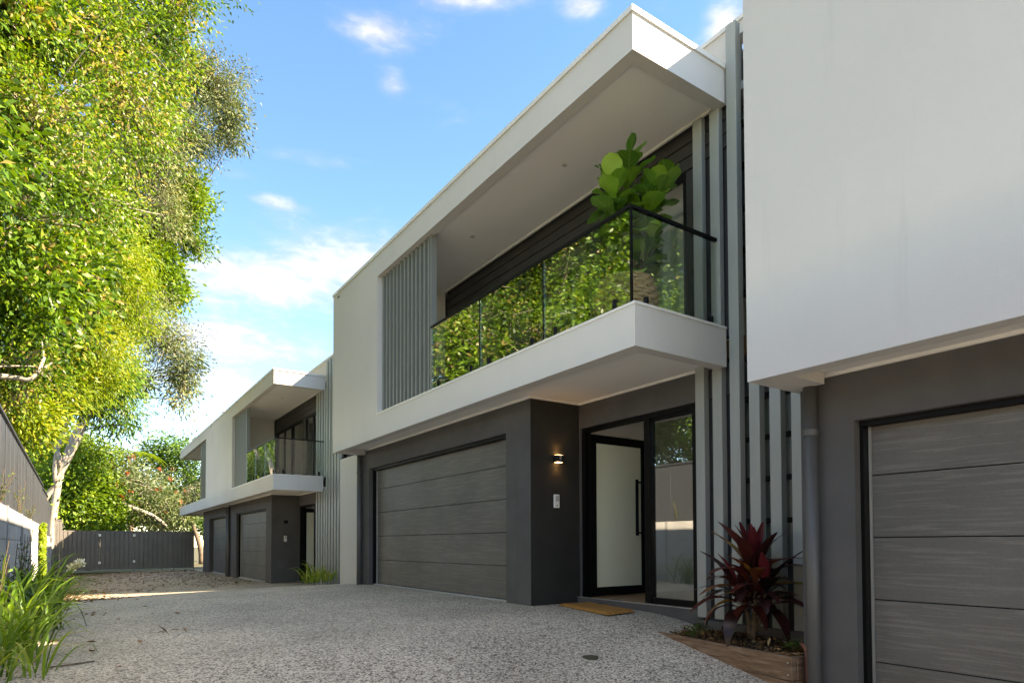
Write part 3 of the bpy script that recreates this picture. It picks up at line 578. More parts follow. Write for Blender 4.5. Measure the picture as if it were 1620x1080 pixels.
def far_gate():
    Yg = 31.0; zb = -.34; zt = 1.24
    root = empty('driveway_gate', (2, Yg, zb)); tag(root, 'charcoal gate and fence of narrow upright metal slats closing the far end', 'gate')
    xs = [-.42, .80, 1.98, 3.05, 3.45, 4.28]
    bounds = [(-.42, .79), (.83, 1.98), (2.02, 3.02), (3.06, 3.44), (3.48, 4.24)]
    for i, (a, b) in enumerate(bounds):
        fr = box('gate_frame', a, b, Yg+.03, Yg+.065, zt-.06, zt-.01, 'gate_steel', root); box('gate_frame', a, b, Yg+.03, Yg+.065, zb+.06, zb+.12, 'gate_steel', root)
        box('backing_sheet', a, b, Yg+.0285, Yg+.0295, zb+.05, zt-.002, 'gate_steel', root)
        n = max(2, int((b-a)/.15)); w = (b-a)/n
        for k in range(n): box('slat', a+k*w+.017, a+(k+1)*w-.017, Yg-.006, Yg+.028, zb+.045, zt-.0, 'gate_steel', root)
    box('top_rail', -.45, 4.26, Yg-.01, Yg+.07, zt+.001, zt+.04, 'gate_steel', root)
    for x in (-.44, .81, 2.0, 3.04, 3.46, 4.25): box('post', x-.018, x+.018, Yg-.012, Yg+.075, zb-.05, zt-.001, 'gate_steel', root)
    for x, z in ((.80, 1.10), (.80, -.02), (2.01, 1.10), (2.01, .02)): box('bracket', x-.045, x+.045, Yg-.03, Yg-.013, z-.05, z+.05, 'steel', root)
    f2 = empty('corner_fence', (-.6, 30.5, 0)); tag(f2, 'short stepped piece of charcoal fence in the far left corner', 'fence')
    for k in range(3): box('slat', -.70+.0+k*.088, -.70+k*.088+.078, 30.75, 30.78, -.3, 1.66, 'gate_steel', f2)
    box('top_rail', -.72, -.43, 30.73, 30.80, 1.662, 1.70, 'gate_steel', f2)
far_gate()

# ---------------------------------------------------------------- trees
def smooth_path(pts, n):
    P = np.asarray(pts, float); t = np.linspace(0, len(P)-1, n); out = np.stack([np.interp(t, range(len(P)), P[:, i]) for i in range(3)], 1)
    for _ in range(2): out[1:-1] = (out[:-2]+2*out[1:-1]+out[2:])/4
    return out
def rnd_unit(n):
    v = RNG.normal(size=(n, 3)); return v/np.linalg.norm(v, axis=1, keepdims=True)
def leaf_quads(C, A, Nn, ln, wd):
    """rhombic leaf: base, side, tip, side; C base points, A axes, Nn normals"""
    S = np.cross(A, Nn); S /= np.linalg.norm(S, axis=1, keepdims=True)+1e-9; U = np.cross(S, A)
    ln = ln[:, None]; wd = wd[:, None]
    return np.stack([C, C+A*ln*.45+S*wd*.5+U*wd*.18, C+A*ln-U*ln*.10, C+A*ln*.45-S*wd*.5+U*wd*.18], 1)
def tree(name, label, base, blobs, leaf, m, bark='bark_dark', dens=1.0, trunk_r=.16, cluster=22, cr=.34, droop=.25, trunk_path=None, group=None, flowers=0, tone=(0.5, .22), cat='tree', ragged=.35, twig_every=5, extra_limbs=()):
    """blobs: (u, v, Y, ru, rv, depth_m) pixel-sized lobes of the crown at real depth"""
    root = empty(name, base); tag(root, label, cat, group)
    Qs, Rs = [], []; wood = Geo(); lobes = []
    for (u, v, Y, ru, rv, dm) in blobs:
        c = px(u, v, Y); sc = px_scale(Y, u); lobes.append((c, np.array([ru*sc, dm, rv*sc]), ru, rv))
    top = max(lobes, key=lambda l: l[0][2])[0]
    if trunk_path is None:
        b = np.array(base, float); mid = b*.55+np.mean([l[0] for l in lobes], 0)*.45; mid[2] = b[2]+(top[2]-b[2])*.4
        trunk_path = [b, b*.8+mid*.2+np.array([.1, 0, .3]), mid, mid*.45+top*.55, top]
    tp = smooth_path(trunk_path, 14); tr = np.linspace(trunk_r, trunk_r*.18, 14); wood.add(*tube(tp, tr, 9))
    for lim in extra_limbs: lp = smooth_path(lim[0], 9); wood.add(*tube(lp, np.linspace(lim[1], lim[2], 9), 7))
    for (c, rad, ru, rv) in lobes:
        i = int(np.argmin(np.linalg.norm(tp[2:]-c, axis=1)-.0*tp[2:, 2]))+2; i = max(2, min(i, 13)-1)
        mid = (tp[i]+c)/2+RNG.normal(size=3)*.18*np.linalg.norm(c-tp[i])*np.array([1, 1, .6]); lp = smooth_path([tp[i], mid, c], 7)
        wood.add(*tube(lp, np.linspace(tr[i]*.62, .02, 7), 6))
        ncl = max(6, int(dens*ru*rv*.045)); d = rnd_unit(ncl); lt = RNG.normal(0, .10)
        k = RNG.normal(size=(5, 3))*2.2; ph = RNG.uniform(0, 6.28, 5); lump = 1+ragged*np.mean([np.sin(d@k[j]*1.6+ph[j]) for j in range(5)], 0)*1.6
        rr = RNG.uniform(0, 1, ncl)**.42; CC = c+d*rad*(rr*lump)[:, None]
        ctone = np.clip(RNG.normal(tone[0]+lt, tone[1], ncl), 0, 1); ctone[RNG.uniform(0, 1, ncl) < .06] = .97
        for q in range(0, ncl, twig_every):
            s0 = c+(CC[q]-c)*.15; e = CC[q]; mm = (s0+e)/2+RNG.normal(size=3)*.12*np.linalg.norm(e-s0); wood.add(*tube(smooth_path([s0, mm, e], 5), np.linspace(.028, .006, 5), 4, False))
        n = RNG.poisson(cluster, ncl)+3; idx = np.repeat(np.arange(ncl), n); N = len(idx)
        off = RNG.normal(size=(N, 3))*cr*np.array([1, 1, .75]); C = CC[idx]+off
        A = off/(np.linalg.norm(off, axis=1, keepdims=True)+1e-6)*.7+rnd_unit(N)*.6+d[idx]*.3; A[:, 2] -= droop; A /= np.linalg.norm(A, axis=1, keepdims=True)
        Nn = rnd_unit(N)*.95+np.array([.2, -.15, .55]); ls = RNG.uniform(.75, 1.35); ln = ls*leaf[0]*RNG.uniform(.6, 1.35, N); wd = ls*leaf[1]*RNG.uniform(.7, 1.25, N)
        Qs.append(leaf_quads(C, A, Nn, ln, wd)); Rs.append(np.clip(ctone[idx]+RNG.normal(0, .13, N), 0, 1))
    wood.build('trunk', bark, root, smooth=True)
    quads_obj('crown', np.concatenate(Qs), m, np.concatenate(Rs), root)
    if flowers:
        FQ = []
        pick = RNG.integers(0, len(lobes), flowers)
        for q in pick:
            c, rad = lobes[q][:2]; d = rnd_unit(1)[0]; d[2] = abs(d[2]); d[1] = -abs(d[1]); d /= np.linalg.norm(d); p = c+d*rad*1.05
            n = 14; A = rnd_unit(n); A[:, 2] = abs(A[:, 2]); FQ.append(leaf_quads(p+RNG.normal(size=(n, 3))*.05, A, rnd_unit(n), np.full(n, .095), np.full(n, .045)))
        FQ = np.concatenate(FQ); tag(quads_obj('flowers', FQ, 'petal_red', RNG.uniform(0, 1, len(FQ)), root), kind='stuff')
    return root
TG = 'trees behind the fence and gate'
BIG_TREE = tree('broadleaf_tree', 'largest dense yellow green tree behind the left fence, filling the upper left corner', (-3.6, 15, 1.0),
     [(30, 40, 15, 110, 100, 2.4), (165, 55, 16, 95, 90, 2.2), (255, 45, 17, 50, 70, 1.5), (285, 0, 17, 22, 40, .9), (55, 200, 14.5, 115, 90, 2.3), (195, 175, 16.5, 90, 85, 2.0), (270, 130, 17, 35, 50, 1.0),
      (25, 350, 14, 95, 90, 2.0), (130, 310, 15, 95, 80, 2.0), (35, 480, 14, 80, 70, 1.6), (110, 430, 14.5, 60, 60, 1.4), (30, 580, 14, 70, 50, 1.3),
      (-150, 80, 15, 120, 160, 3.0), (-140, 380, 14, 110, 160, 2.6), (-280, 220, 14, 150, 200, 2.2), (-300, 480, 13.5, 120, 120, 1.8), (110, -130, 16, 200, 100, 2.8)],
     (.105, .05), 'leaf_mixed', bark='bark_pale', dens=.48, trunk_r=.26, cluster=42, cr=.19, group=TG, tone=(.50, .26), ragged=.6, twig_every=2)
tree('feathery_tree', 'bright lime feathery tree in the middle of the left tree wall', (-2.0, 22, 1.0),
     [(165, 410, 21, 65, 75, 1.7), (190, 500, 22, 50, 70, 1.5), (115, 540, 20.5, 75, 65, 1.6), (205, 420, 22, 28, 60, 1.0), (75, 615, 20, 60, 40, 1.2), (130, 600, 21, 50, 36, 1.1), (50, 440, 21, 60, 90, 1.4)],
     (.15, .035), 'leaf_yellow', bark='bark_pale', dens=1.1, trunk_r=.18, cluster=42, cr=.27, droop=.5, group=TG, tone=(.55, .2))
eu = lambda u, v, Y=33: px(u, v, Y)
tree('gum_tree', 'tall olive leaved tree with pale forked trunk, its branches reaching farthest over the sky', (-.95, 33, -.43),
     [(345, 140, 32.5, 38, 48, 1.5), (362, 190, 32, 22, 36, 1.0), (310, 120, 32.5, 30, 40, 1.4), (300, 215, 32, 50, 50, 1.8), (235, 240, 31, 60, 60, 2.0), (362, 226, 32, 12, 14, .5), (245, 330, 31, 45, 50, 1.6),
      (265, 545, 31, 40, 42, 1.4), (290, 590, 31, 22, 42, 1.0), (230, 510, 31, 40, 45, 1.5), (282, 632, 31, 16, 10, .6), (200, 600, 31, 40, 30, 1.2), (160, 300, 32, 60, 80, 2)],
     (.17, .052), 'leaf_olive', bark='bark_pale', dens=1.2, trunk_r=.17, cluster=36, cr=.30, droop=.45, group=TG, tone=(.5, .22), ragged=.55, twig_every=2,
     trunk_path=[(-.95, 33, -.43), eu(86, 790), eu(97, 735), eu(128, 660), eu(150, 620), eu(210, 450), eu(300, 215)],
     extra_limbs=[([eu(90, 770), eu(83, 730), eu(108, 660), eu(150, 560)], .10, .05), ([eu(96, 740), eu(90, 700), eu(60, 690), eu(40, 620), eu(30, 560)], .12, .06), ([eu(60, 705), eu(85, 660), eu(100, 640), eu(130, 560)], .09, .04)])
tree('round_leaf_tree', 'tall tree with glossy round green leaf clusters jutting right against the sky', (-.75, 35, -.43),
     [(285, 330, 33, 40, 45, 1.7), (308, 385, 33, 20, 24, .9), (255, 440, 33, 34, 42, 1.4), (300, 300, 33, 22, 30, 1.0), (232, 380, 33, 40, 50, 1.6), (270, 480, 33, 18, 16, .7), (285, 460, 33, 10, 14, .5)],
     (.19, .10), 'leaf_bright', bark='bark_pale', dens=1.3, trunk_r=.14, cluster=30, cr=.27, group=TG, tone=(.45, .2), ragged=.5, twig_every=2,
     trunk_path=[(-.75, 35, -.43), px(92, 790, 35), px(100, 740, 35), px(140, 650, 34.5), px(180, 560, 34), px(285, 330, 33)])
tree('drooping_tree', 'green tree with drooping leaf tips below the olive branches', (-1.5, 27.5, 1.0),
     [(172, 598, 27, 42, 36, 1.2), (195, 645, 27, 22, 34, .8), (150, 640, 27, 28, 28, .9), (188, 672, 27, 10, 16, .4)],
     (.2, .05), 'leaf_deep', bark='bark_pale', dens=1.7, trunk_r=.12, cluster=18, cr=.32, droop=.8, group=TG, tone=(.6, .2), ragged=.5)
tree('leafy_tree', 'rounded bright green tree just behind the left end of the gate', (.4, 35, -.43),
     [(108, 775, 35, 38, 55, 1.8), (145, 760, 35.5, 36, 50, 1.8), (140, 815, 35, 45, 30, 1.5), (165, 800, 35.5, 25, 45, 1.2), (125, 705, 36, 30, 28, 1.2), (160, 720, 36, 22, 20, 1.0)],
     (.17, .085), 'leaf_bright', dens=2.3, trunk_r=.14, cluster=20, cr=.34, group=TG, tone=(.55, .22))
tree('flowering_tree', 'spreading tree with red orange flowers behind the gate', (4.2, 36.5, -.43),
     [(235, 770, 36, 40, 30, 1.7), (200, 748, 36.5, 30, 25, 1.4), (265, 800, 36, 35, 28, 1.5), (225, 815, 36.5, 40, 16, 1.2), (190, 790, 36, 22, 24, 1.2), (288, 815, 36, 15, 20, .9)],
     (.19, .06), 'leaf_grey', bark='bark_pale', dens=2.2, trunk_r=.17, cluster=17, cr=.34, group=TG, flowers=26, tone=(.55, .22),
     extra_limbs=[([px(190, 795, 35.4), px(215, 805, 35.0), px(245, 815, 35.0), px(262, 832, 35.3)], .10, .09)])
tree('dark_tree', 'dark blue green tree behind the flowering one near the farthest house', (6.2, 42, -.45),
     [(285, 715, 42, 36, 24, 1.8), (255, 735, 43, 30, 28, 1.6), (300, 750, 42, 30, 36, 1.6), (325, 770, 42, 22, 30, 1.4), (290, 790, 42, 40, 30, 1.6), (240, 712, 43, 20, 16, 1.0)],
     (.2, .085), 'leaf_deep', dens=2.2, trunk_r=.18, cluster=17, cr=.40, group=TG, tone=(.45, .25), flowers=6)
tree('backdrop_tree', 'farthest wide tree seen as deep shade behind the gate greenery', (1.5, 52, -.5),
     [(150, 790, 50, 90, 45, 2.5), (60, 760, 50, 70, 60, 2.5), (250, 810, 50, 80, 30, 2.5), (320, 815, 50, 60, 30, 2.5)],
     (.26, .13), 'leaf_deep', dens=1.5, trunk_r=.2, cluster=16, cr=.55, group=TG, tone=(.4, .22))
tree('broadleaf_tree', 'tree behind the fence near its far end, mirrored in the far balcony glass', (-4.4, 42, .0),
     [(40, 700, 44, 50, 80, 3.0), (20, 620, 44, 50, 70, 3.0), (60, 780, 44, 50, 50, 3.0)],
     (.22, .11), 'leaf_mixed', dens=1.6, trunk_r=.2, cluster=16, cr=.5, group=TG, tone=(.5, .2))
tree('broadleaf_tree', 'tree by the fence at the left edge, seen whole only mirrored in the balcony glass', (-4.2, 9.5, 1.0),
     [(-560, 60, 9.5, 420, 330, 2.2), (-480, -420, 10, 380, 300, 2.2), (-700, 350, 9.5, 300, 200, 1.8), (-470, 250, 11, 160, 200, 1.6)],
     (.10, .048), 'leaf_mixed', dens=.30, trunk_r=.2, cluster=44, cr=.26, group=TG, tone=(.42, .24), ragged=.4)
tree('broadleaf_tree', 'tree farther back from the left fence, seen only as mirrored green in the glass', (-9.5, 15, 1.0),
     [(-560, 250, 16, 280, 250, 2.6), (-420, 0, 17, 280, 220, 2.6), (-700, 480, 15, 240, 140, 2.0), (-300, 480, 18, 200, 140, 2.2)],
     (.15, .08), 'leaf_deep', dens=.16, trunk_r=.22, cluster=36, cr=.36, group=TG, tone=(.55, .22), ragged=.3)
tree('understorey_shrub', 'low shrub showing between the fence top and the big crown', (-1.7, 18, 1.0),
     [(40, 660, 18, 40, 40, .9), (15, 640, 17, 40, 40, .8)],
     (.12, .05), 'leaf_yellow', dens=2.0, trunk_r=.06, cluster=18, cr=.22, group=None, tone=(.5, .2), cat='shrub')
# bare pale branch that reaches in from the left
def bare_branch():
    Y = 13.2; r = BIG_TREE
    g = Geo(); g.add(*tube(smooth_path([(-3.5, 15, 3.6), px(-110, 600, Y+.6), px(-60, 590, Y), px(0, 595, Y), px(30, 597, Y), px(45, 604, Y-.1), px(62, 590, Y-.1), px(70, 565, Y)], 18), np.linspace(.07, .022, 18), 7)); g.build('branch', 'bark_pale', r, smooth=True)
    for pts in ([px(-60, 590, Y), px(-30, 580, Y), px(10, 580, Y), px(45, 577, Y), px(74, 582, Y)], [px(60, 590, Y-.1), px(70, 560, Y), px(66, 540, Y)], [px(70, 582, Y), px(84, 572, Y)]):
        g = Geo(); g.add(*tube(smooth_path(pts, 8), np.linspace(.024, .009, 8), 6)); g.build('twig', 'bark_pale', r, smooth=True)
bare_branch()
# palm showing its fronds above the hedge
def palm():
    b = px(205, 830, 40); top = px(205, 722, 40); r = empty('palm', (b[0], b[1], -.45)); tag(r, 'feather palm with arching yellow green fronds above the flowering tree', 'palm', TG)
    g = Geo(); g.add(*tube([(b[0], b[1], -.45), (b[0]+.1, b[1], top[2]*.5), top], [.16, .12, .1], 8)); g.build('trunk', 'bark_dark', r)
    for k in range(11):
        az = k*2*math.pi/11+.3; ln = 1.9; Q = []
        up = 1.4 if k != 3 else 2.2
        for t in np.linspace(.1, 1, 26):
            p = top+np.array([math.cos(az)*ln*t, math.sin(az)*ln*t, up*t-1.9*t*t]); w = .42*math.sin(math.pi*min(1, t*.9+.08))
            for sd in (-1, 1):
                A = np.array([-math.sin(az)*sd+math.cos(az)*.5, math.cos(az)*sd+math.sin(az)*.5, -.35]); A /= np.linalg.norm(A); Q.append((p, A, w))
        C = np.array([q[0] for q in Q]); A = np.array([q[1] for q in Q]); quads_obj('frond', leaf_quads(C, A, np.tile([0, 0, 1.], (len(Q), 1))+RNG.normal(size=(len(Q), 3))*.2, np.array([q[2] for q in Q]), np.full(len(Q), .055)), 'leaf_yellow', RNG.uniform(.2, .6, len(Q)), r)
palm()

# ---------------------------------------------------------------- small planting
def blade(base, az, ln, lean, wid, n=7, curl=1.6):
    """one strap leaf: an arching, folded ribbon"""
    V, Fc = [], []; p = np.array(base, float); th = lean; d = np.array([math.cos(az), math.sin(az)]); sd = np.array([-d[1], d[0], 0])
    for i in range(n):
        t = i/(n-1); w = wid*(.55+.45*math.sin(math.pi*min(t*1.3, 1)**.8) if t < .7 else max(.04, (1-t)/.3))*.5
        V += [p-sd*w+np.array([0, 0, w*.3]), p, p+sd*w+np.array([0, 0, w*.3])]
        a = th+curl*t*t; p = p+ln/(n-1)*np.array([d[0]*math.sin(a), d[1]*math.sin(a), math.cos(a)])
    for i in range(n-1): q = 3*i; Fc += [(q, q+1, q+4, q+3), (q+1, q+2, q+5, q+4)]
    return V, Fc
def strap_clump(label, x, y, n, ln, wid, tone=.5, spread=.13, flowers=0, group='strappy clumps along the retaining wall', zoff=0, as_parts=True):
    z = float(ground_z(x, y))+zoff; r = empty('strap_leaf_clump', (x, y, z)); tag(r, label, 'plant', group)
    acc = Geo(); accr = []
    for k in range(n):
        az = random.uniform(0, 2*math.pi); bx = x+random.gauss(0, spread); by = y+random.gauss(0, spread)
        V, Fc = blade((bx, by, z-.01), az, ln*random.uniform(.6, 1.15), random.uniform(.15, .85), wid*random.uniform(.7, 1.2), curl=random.uniform(1.2, 2.4))
        tn = np.clip(random.gauss(tone, .2), 0, 1); at = np.clip(tn+np.linspace(-.15, .15, len(V)), 0, 1)
        if as_parts: mesh_obj('leaf', V, Fc, 'leaf_strap', r, smooth=True, attrs={'rnd': at})
        else: acc.add(V, Fc); accr += list(at)
    if not as_parts: tag(acc.build('foliage', 'leaf_strap', r, smooth=True, attrs={'rnd': accr}), kind='stuff')
    for k in range(flowers):
        az = random.uniform(-.6, .9); h = ln*random.uniform(1.0, 1.35); t = np.array([x+math.cos(az)*h*.45, y+math.sin(az)*h*.3, z+h*.75])
        V, Fc = tube(smooth_path([(x, y, z), ((x+t[0])/2-.03, (y+t[1])/2, z+h*.5), t], 6), [.006]*6, 5); st = mesh_obj('flower_stem', V, Fc, 'leaf_strap', r, attrs={'rnd': [.75]*len(V)})
        m = 20; A = rnd_unit(m); A[:, 2] = A[:, 2]*.6+.3; tag(quads_obj('flower', leaf_quads(t+RNG.normal(size=(m, 3))*.02, A, rnd_unit(m), np.full(m, .085), np.full(m, .04)), 'petal_white', RNG.uniform(0, 1, m), st), kind='stuff')
    return r
box('garden_bed_soil', -.69, -.40, -2, 30.6, -1.2, -.19, 'soil'); SOIL = [o for o in bpy.data.objects if o.name.startswith('garden_bed_soil')][0]
tag(SOIL, 'strip of dark garden soil along the foot of the retaining wall', 'soil', kind='structure')
CL = [(-.40, 5.2, 40, .55, .02, .72, 'nearest lime green strappy clump at the lower left corner'), (-.42, 6.0, 60, .78, .024, .62, 'lime strappy clump, second from the lower left corner'),
      (-.42, 6.9, 64, .95, .028, .45, 'tall dark green strappy clump behind the lime ones'), (-.36, 7.9, 64, .92, .028, .40, 'dark green strappy clump leaning over the driveway edge'),
      (-.40, 9.0, 50, .90, .028, .35, 'dark strappy clump in front of the wall, middle of the bed'), (-.36, 10.4, 50, .85, .028, .4, 'strappy clump on the driveway edge before the sunlit part of the wall')]
for x, y, n, ln, w, tn, lb in CL: strap_clump(lb, x, y, n, ln, w, tn, zoff=.0)
strap_clump('sunlit strappy clump with white flower heads on long stems', -.36, 14.9, 40, .75, .03, .72, flowers=6)
strap_clump('small sunlit strappy clump left of the white flowers', -.42, 13.2, 30, .62, .03, .6, as_parts=False)
strap_clump('strappy clump at the far end of the bed before the corner', -.45, 17.4, 30, .7, .03, .55, as_parts=False)
GP = 'clumps in the sunny gap'
strap_clump('taller bright green clump against the grey fins of the far house', 4.62, 15.1, 30, .75, .035, .62, group=GP, zoff=.06)
strap_clump('low lime clump at the foot of the white blade wall', 4.50, 13.9, 44, .45, .025, .92, group=GP, zoff=.10); strap_clump('low lime clump between the taller clump and the white blade wall', 4.45, 14.55, 40, .42, .025, .9, group=GP, zoff=.08)
def weed(name, label, x, y, z, h, n, m, r=.12, lf=(.05, .022), cat='plant', group=None):
    root = empty(name, (x, y, z)); tag(root, label, cat, group); g = Geo(); C = []; 
    for k in range(n):
        e = np.array([x+random.gauss(0, r), y+random.gauss(0, r), z+h*random.uniform(.5, 1.1)]); p = smooth_path([(x, y, z-.01), (x*.5+e[0]*.5, y*.5+e[1]*.5, z+h*.5), e], 6); g.add(*tube(p, .0035, 4, False))
        for q in range(9): t = random.uniform(.25, 1); i = int(t*5); C.append(p[i]+RNG.normal(size=3)*.02)
    g.build('stem', 'fig_stem', root); C = np.array(C); n2 = len(C); A = rnd_unit(n2); A[:, 2] *= .5; quads_obj('foliage', leaf_quads(C, A, rnd_unit(n2)*.6+[0, 0, .7], np.full(n2, lf[0])*RNG.uniform(.7, 1.4, n2), np.full(n2, lf[1])), m, RNG.uniform(.1, .8, n2), root)
WG = 'leggy shrubs against the retaining wall'
weed('leggy_shrub', 'leggy dark small leaved shrub against the wall at the left edge', -.58, 6.9, -.15, .95, 16, 'leaf_deep', .13, (.06, .025), 'shrub', WG)
weed('leggy_shrub', 'leggy dark small leaved shrub behind the tall dark clump', -.58, 8.6, -.15, .9, 16, 'leaf_deep', .13, (.06, .025), 'shrub', WG)
weed('leggy_shrub', 'thin climbing shrub on the shaded sleepers beside the sunlit wall end', -.60, 11.3, -.15, 1.05, 12, 'leaf_deep', .10, (.06, .025), 'shrub', WG)
weed('leggy_shrub', 'bushy pale green plant at the sunlit driveway edge below the white flowers', -.30, 13.9, -.2, .45, 22, 'leaf_bright', .14, (.06, .03), 'shrub', WG)
for k, (yy, hh, lb) in enumerate(((9.6, .42, 'nearest weed sprouting on top of the retaining wall'), (13.0, .55, 'tall weed sprouting on the wall top at mid fence'), (15.6, .35, 'small weed on the wall top above the ivy'))):
    weed('wall_weed', lb, XW-.06, yy, 1.165, hh, 7, 'leaf_bright', .06, (.04, .018), 'plant', 'weeds on top of the retaining wall')
def ivy():
    root = empty('trailing_vine', (XW+.03, 18.0, 1.17)); tag(root, 'yellow green vine hanging down the sunlit end of the wall', 'vine'); n = 1500
    t = RNG.uniform(0, 1, n)**1.1; C = np.stack([XW+.03+RNG.uniform(0, .07, n), 18.0+RNG.normal(0, .27, n)*(1-.35*t), 1.2-1.2*t], 1); A = rnd_unit(n)*.7+np.array([.3, 0, -.7])
    A /= np.linalg.norm(A, axis=1, keepdims=True); quads_obj('foliage', leaf_quads(C, A, rnd_unit(n)*.5+[.8, -.3, .3], np.full(n, .08), np.full(n, .05)), 'leaf_yellow', RNG.uniform(.15, .85, n), root)
    g = Geo(); [g.add(*tube(smooth_path([(XW+.02, 18+a, 1.19), (XW+.03, 18+a*.8, .7), (XW+.02, 18+a*.6, .1)], 6), .006, 4, False)) for a in (-.2, 0, .2)]; g.build('stem', 'fig_stem', root)
ivy()

# planter box in front of the fins
TZ = -.10
A0 = np.array([4.352, 4.10]); B0 = np.array([4.139, 2.64])
def planter():
    root = empty('planter_box', (4.25, 3.35, TZ-.2)); tag(root, 'weathered timber planter box tapering into the driveway below the grey fins', 'planter')
    d = (B0-A0)/np.linalg.norm(B0-A0); nrm = np.array([-d[1], d[0]]); nrm = nrm if nrm[0] > 0 else -nrm
    for z0, z1, e in ((TZ-.165, TZ, 0), (TZ-.34, TZ-.169, .0)):
        a = A0; b = B0+d*e; V = []
        for p in (a, b, b+nrm*.045, a+nrm*.045): V += [(p[0], p[1], z0), (p[0], p[1], z1)]
        bmv = mesh_obj('plank', V, [(0, 2, 3, 1), (2, 4, 5, 3), (4, 6, 7, 5), (6, 0, 1, 7), (1, 3, 5, 7), (0, 6, 4, 2)], 'planter_timber', root)
        bm = bmesh.new(); bm.from_mesh(bmv.data); bmesh.ops.recalc_face_normals(bm, faces=bm.faces); bmesh.ops.bevel(bm, geom=list(bm.edges), offset=.004, segments=1, affect='EDGES'); bm.to_mesh(bmv.data); bm.free()
    for z0, z1 in ((TZ-.165, TZ-.002), (TZ-.34, TZ-.169)): box('end_plank', B0[0]+.05, 4.279, B0[1]-.012, B0[1]+.033, z0, z1, 'planter_timber', root, .004)
    for z in (TZ-.04, TZ-.125): V, Fc = tube([(B0[0]-.004, B0[1]+.03, z), (B0[0]+.01, B0[1]+.03, z)], .006, 8); mesh_obj('screw', V, Fc, 'steel', root)
planter()
def mulch():
    V = [(4.39, 4.10, -.125), (5.0, 4.10, -.125), (5.0, 2.66, -.125), (4.19, 2.66, -.125)]; n = 14; vv = []; Fc = []
    for j in range(n):
        for i in range(n):
            s, t = i/(n-1), j/(n-1); x0 = 4.39-.2*t; vv.append((x0+(4.872-x0)*s, 4.10-1.44*t, -.135+.05*math.sin(math.pi*s)*math.sin(math.pi*t)+random.uniform(-.008, .008)))
    Fc = [(j*n+i, j*n+i+1, (j+1)*n+i+1, (j+1)*n+i) for j in range(n-1) for i in range(n-1)]; s_ = mesh_obj('planter_soil', vv, Fc, 'soil', smooth=True); tag(s_, 'dark soil mound under the bark chips in the timber planter', 'soil', kind='structure')
    N = 1900; s, t = RNG.uniform(.0, 1, N), RNG.uniform(0, 1, N); x0 = 4.39-.2*t; C = np.stack([x0+.02+(4.85-x0)*s, 4.08-1.4*t, -.122+.05*np.sin(np.pi*s)*np.sin(np.pi*t)+RNG.uniform(-.004, .014, N)], 1)
    A = rnd_unit(N); A[:, 2] *= .25; A /= np.linalg.norm(A, axis=1, keepdims=True); Q = leaf_quads(C, A, rnd_unit(N)*.35+[0, 0, 1], RNG.uniform(.02, .075, N), RNG.uniform(.01, .024, N)); tag(quads_obj('bark_mulch', Q, 'mulch_chip', RNG.uniform(0, 1, N)), 'brown bark chip mulch filling the timber planter', 'mulch', kind='stuff')
mulch()
for i, (x, y, h, lb) in enumerate(((4.72, 3.93, .10, 'small green seedling by the fins at the planter back'), (4.42, 3.75, .07, 'low green weed at the narrow end of the planter'), (4.45, 2.82, .11, 'green seedling in the planter corner by the grey wall'))): weed('seedling', lb, x, y, -.11, h, 12, 'leaf_deep', .05, (.035, .014), 'plant', 'seedlings in the planter')
V, Fc = tube(smooth_path([(4.262, 2.60, -.62), (4.262, 2.60, -.12), (4.262, 2.60, -.06), (4.29, 2.64, -.03), (4.33, 2.68, -.03)], 16), .013, 10); tag(mesh_obj('copper_pipe', V, Fc, 'copper_pipe_paint', smooth=True), 'thin reddish pipe bending over the planter end at the wall corner', 'pipe')

def leaf_mesh(name, ln, wid, m, shape, n=9, curl=.5, cup=.2, wave=0.0):
    """leaf along +X with midrib fold; shape(t) gives the half width factor"""
    V, Fc = [], []; x = 0; z = 0
    for i in range(n):
        t = i/(n-1); w = wid*.5*shape(t); a = curl*t
        for k, f in enumerate((-1, -.5, 0, .5, 1)): V.append((x, w*f, z+abs(f)*w*cup+wave*w*math.sin(9*t+2*f)*abs(f)))
        x += ln/(n-1)*math.cos(a); z -= ln/(n-1)*math.sin(a)
    for i in range(n-1):
        for k in range(4): q = 5*i+k; Fc.append((q, q+1, q+6, q+5))
    me = bpy.data.meshes.new(name); me.from_pydata(V, [], Fc); me.materials.append(MATS[m]); me.polygons.foreach_set('use_smooth', [True]*len(Fc)); me.update(); return me
def orient(A, up):
    A = Vector(A).normalized(); u = Vector(up); y = u.cross(A); y = y.normalized() if y.length > 1e-4 else Vector((0, 1, 0)); z = A.cross(y); M = Matrix((A, y, z)).transposed(); return M.to_euler()
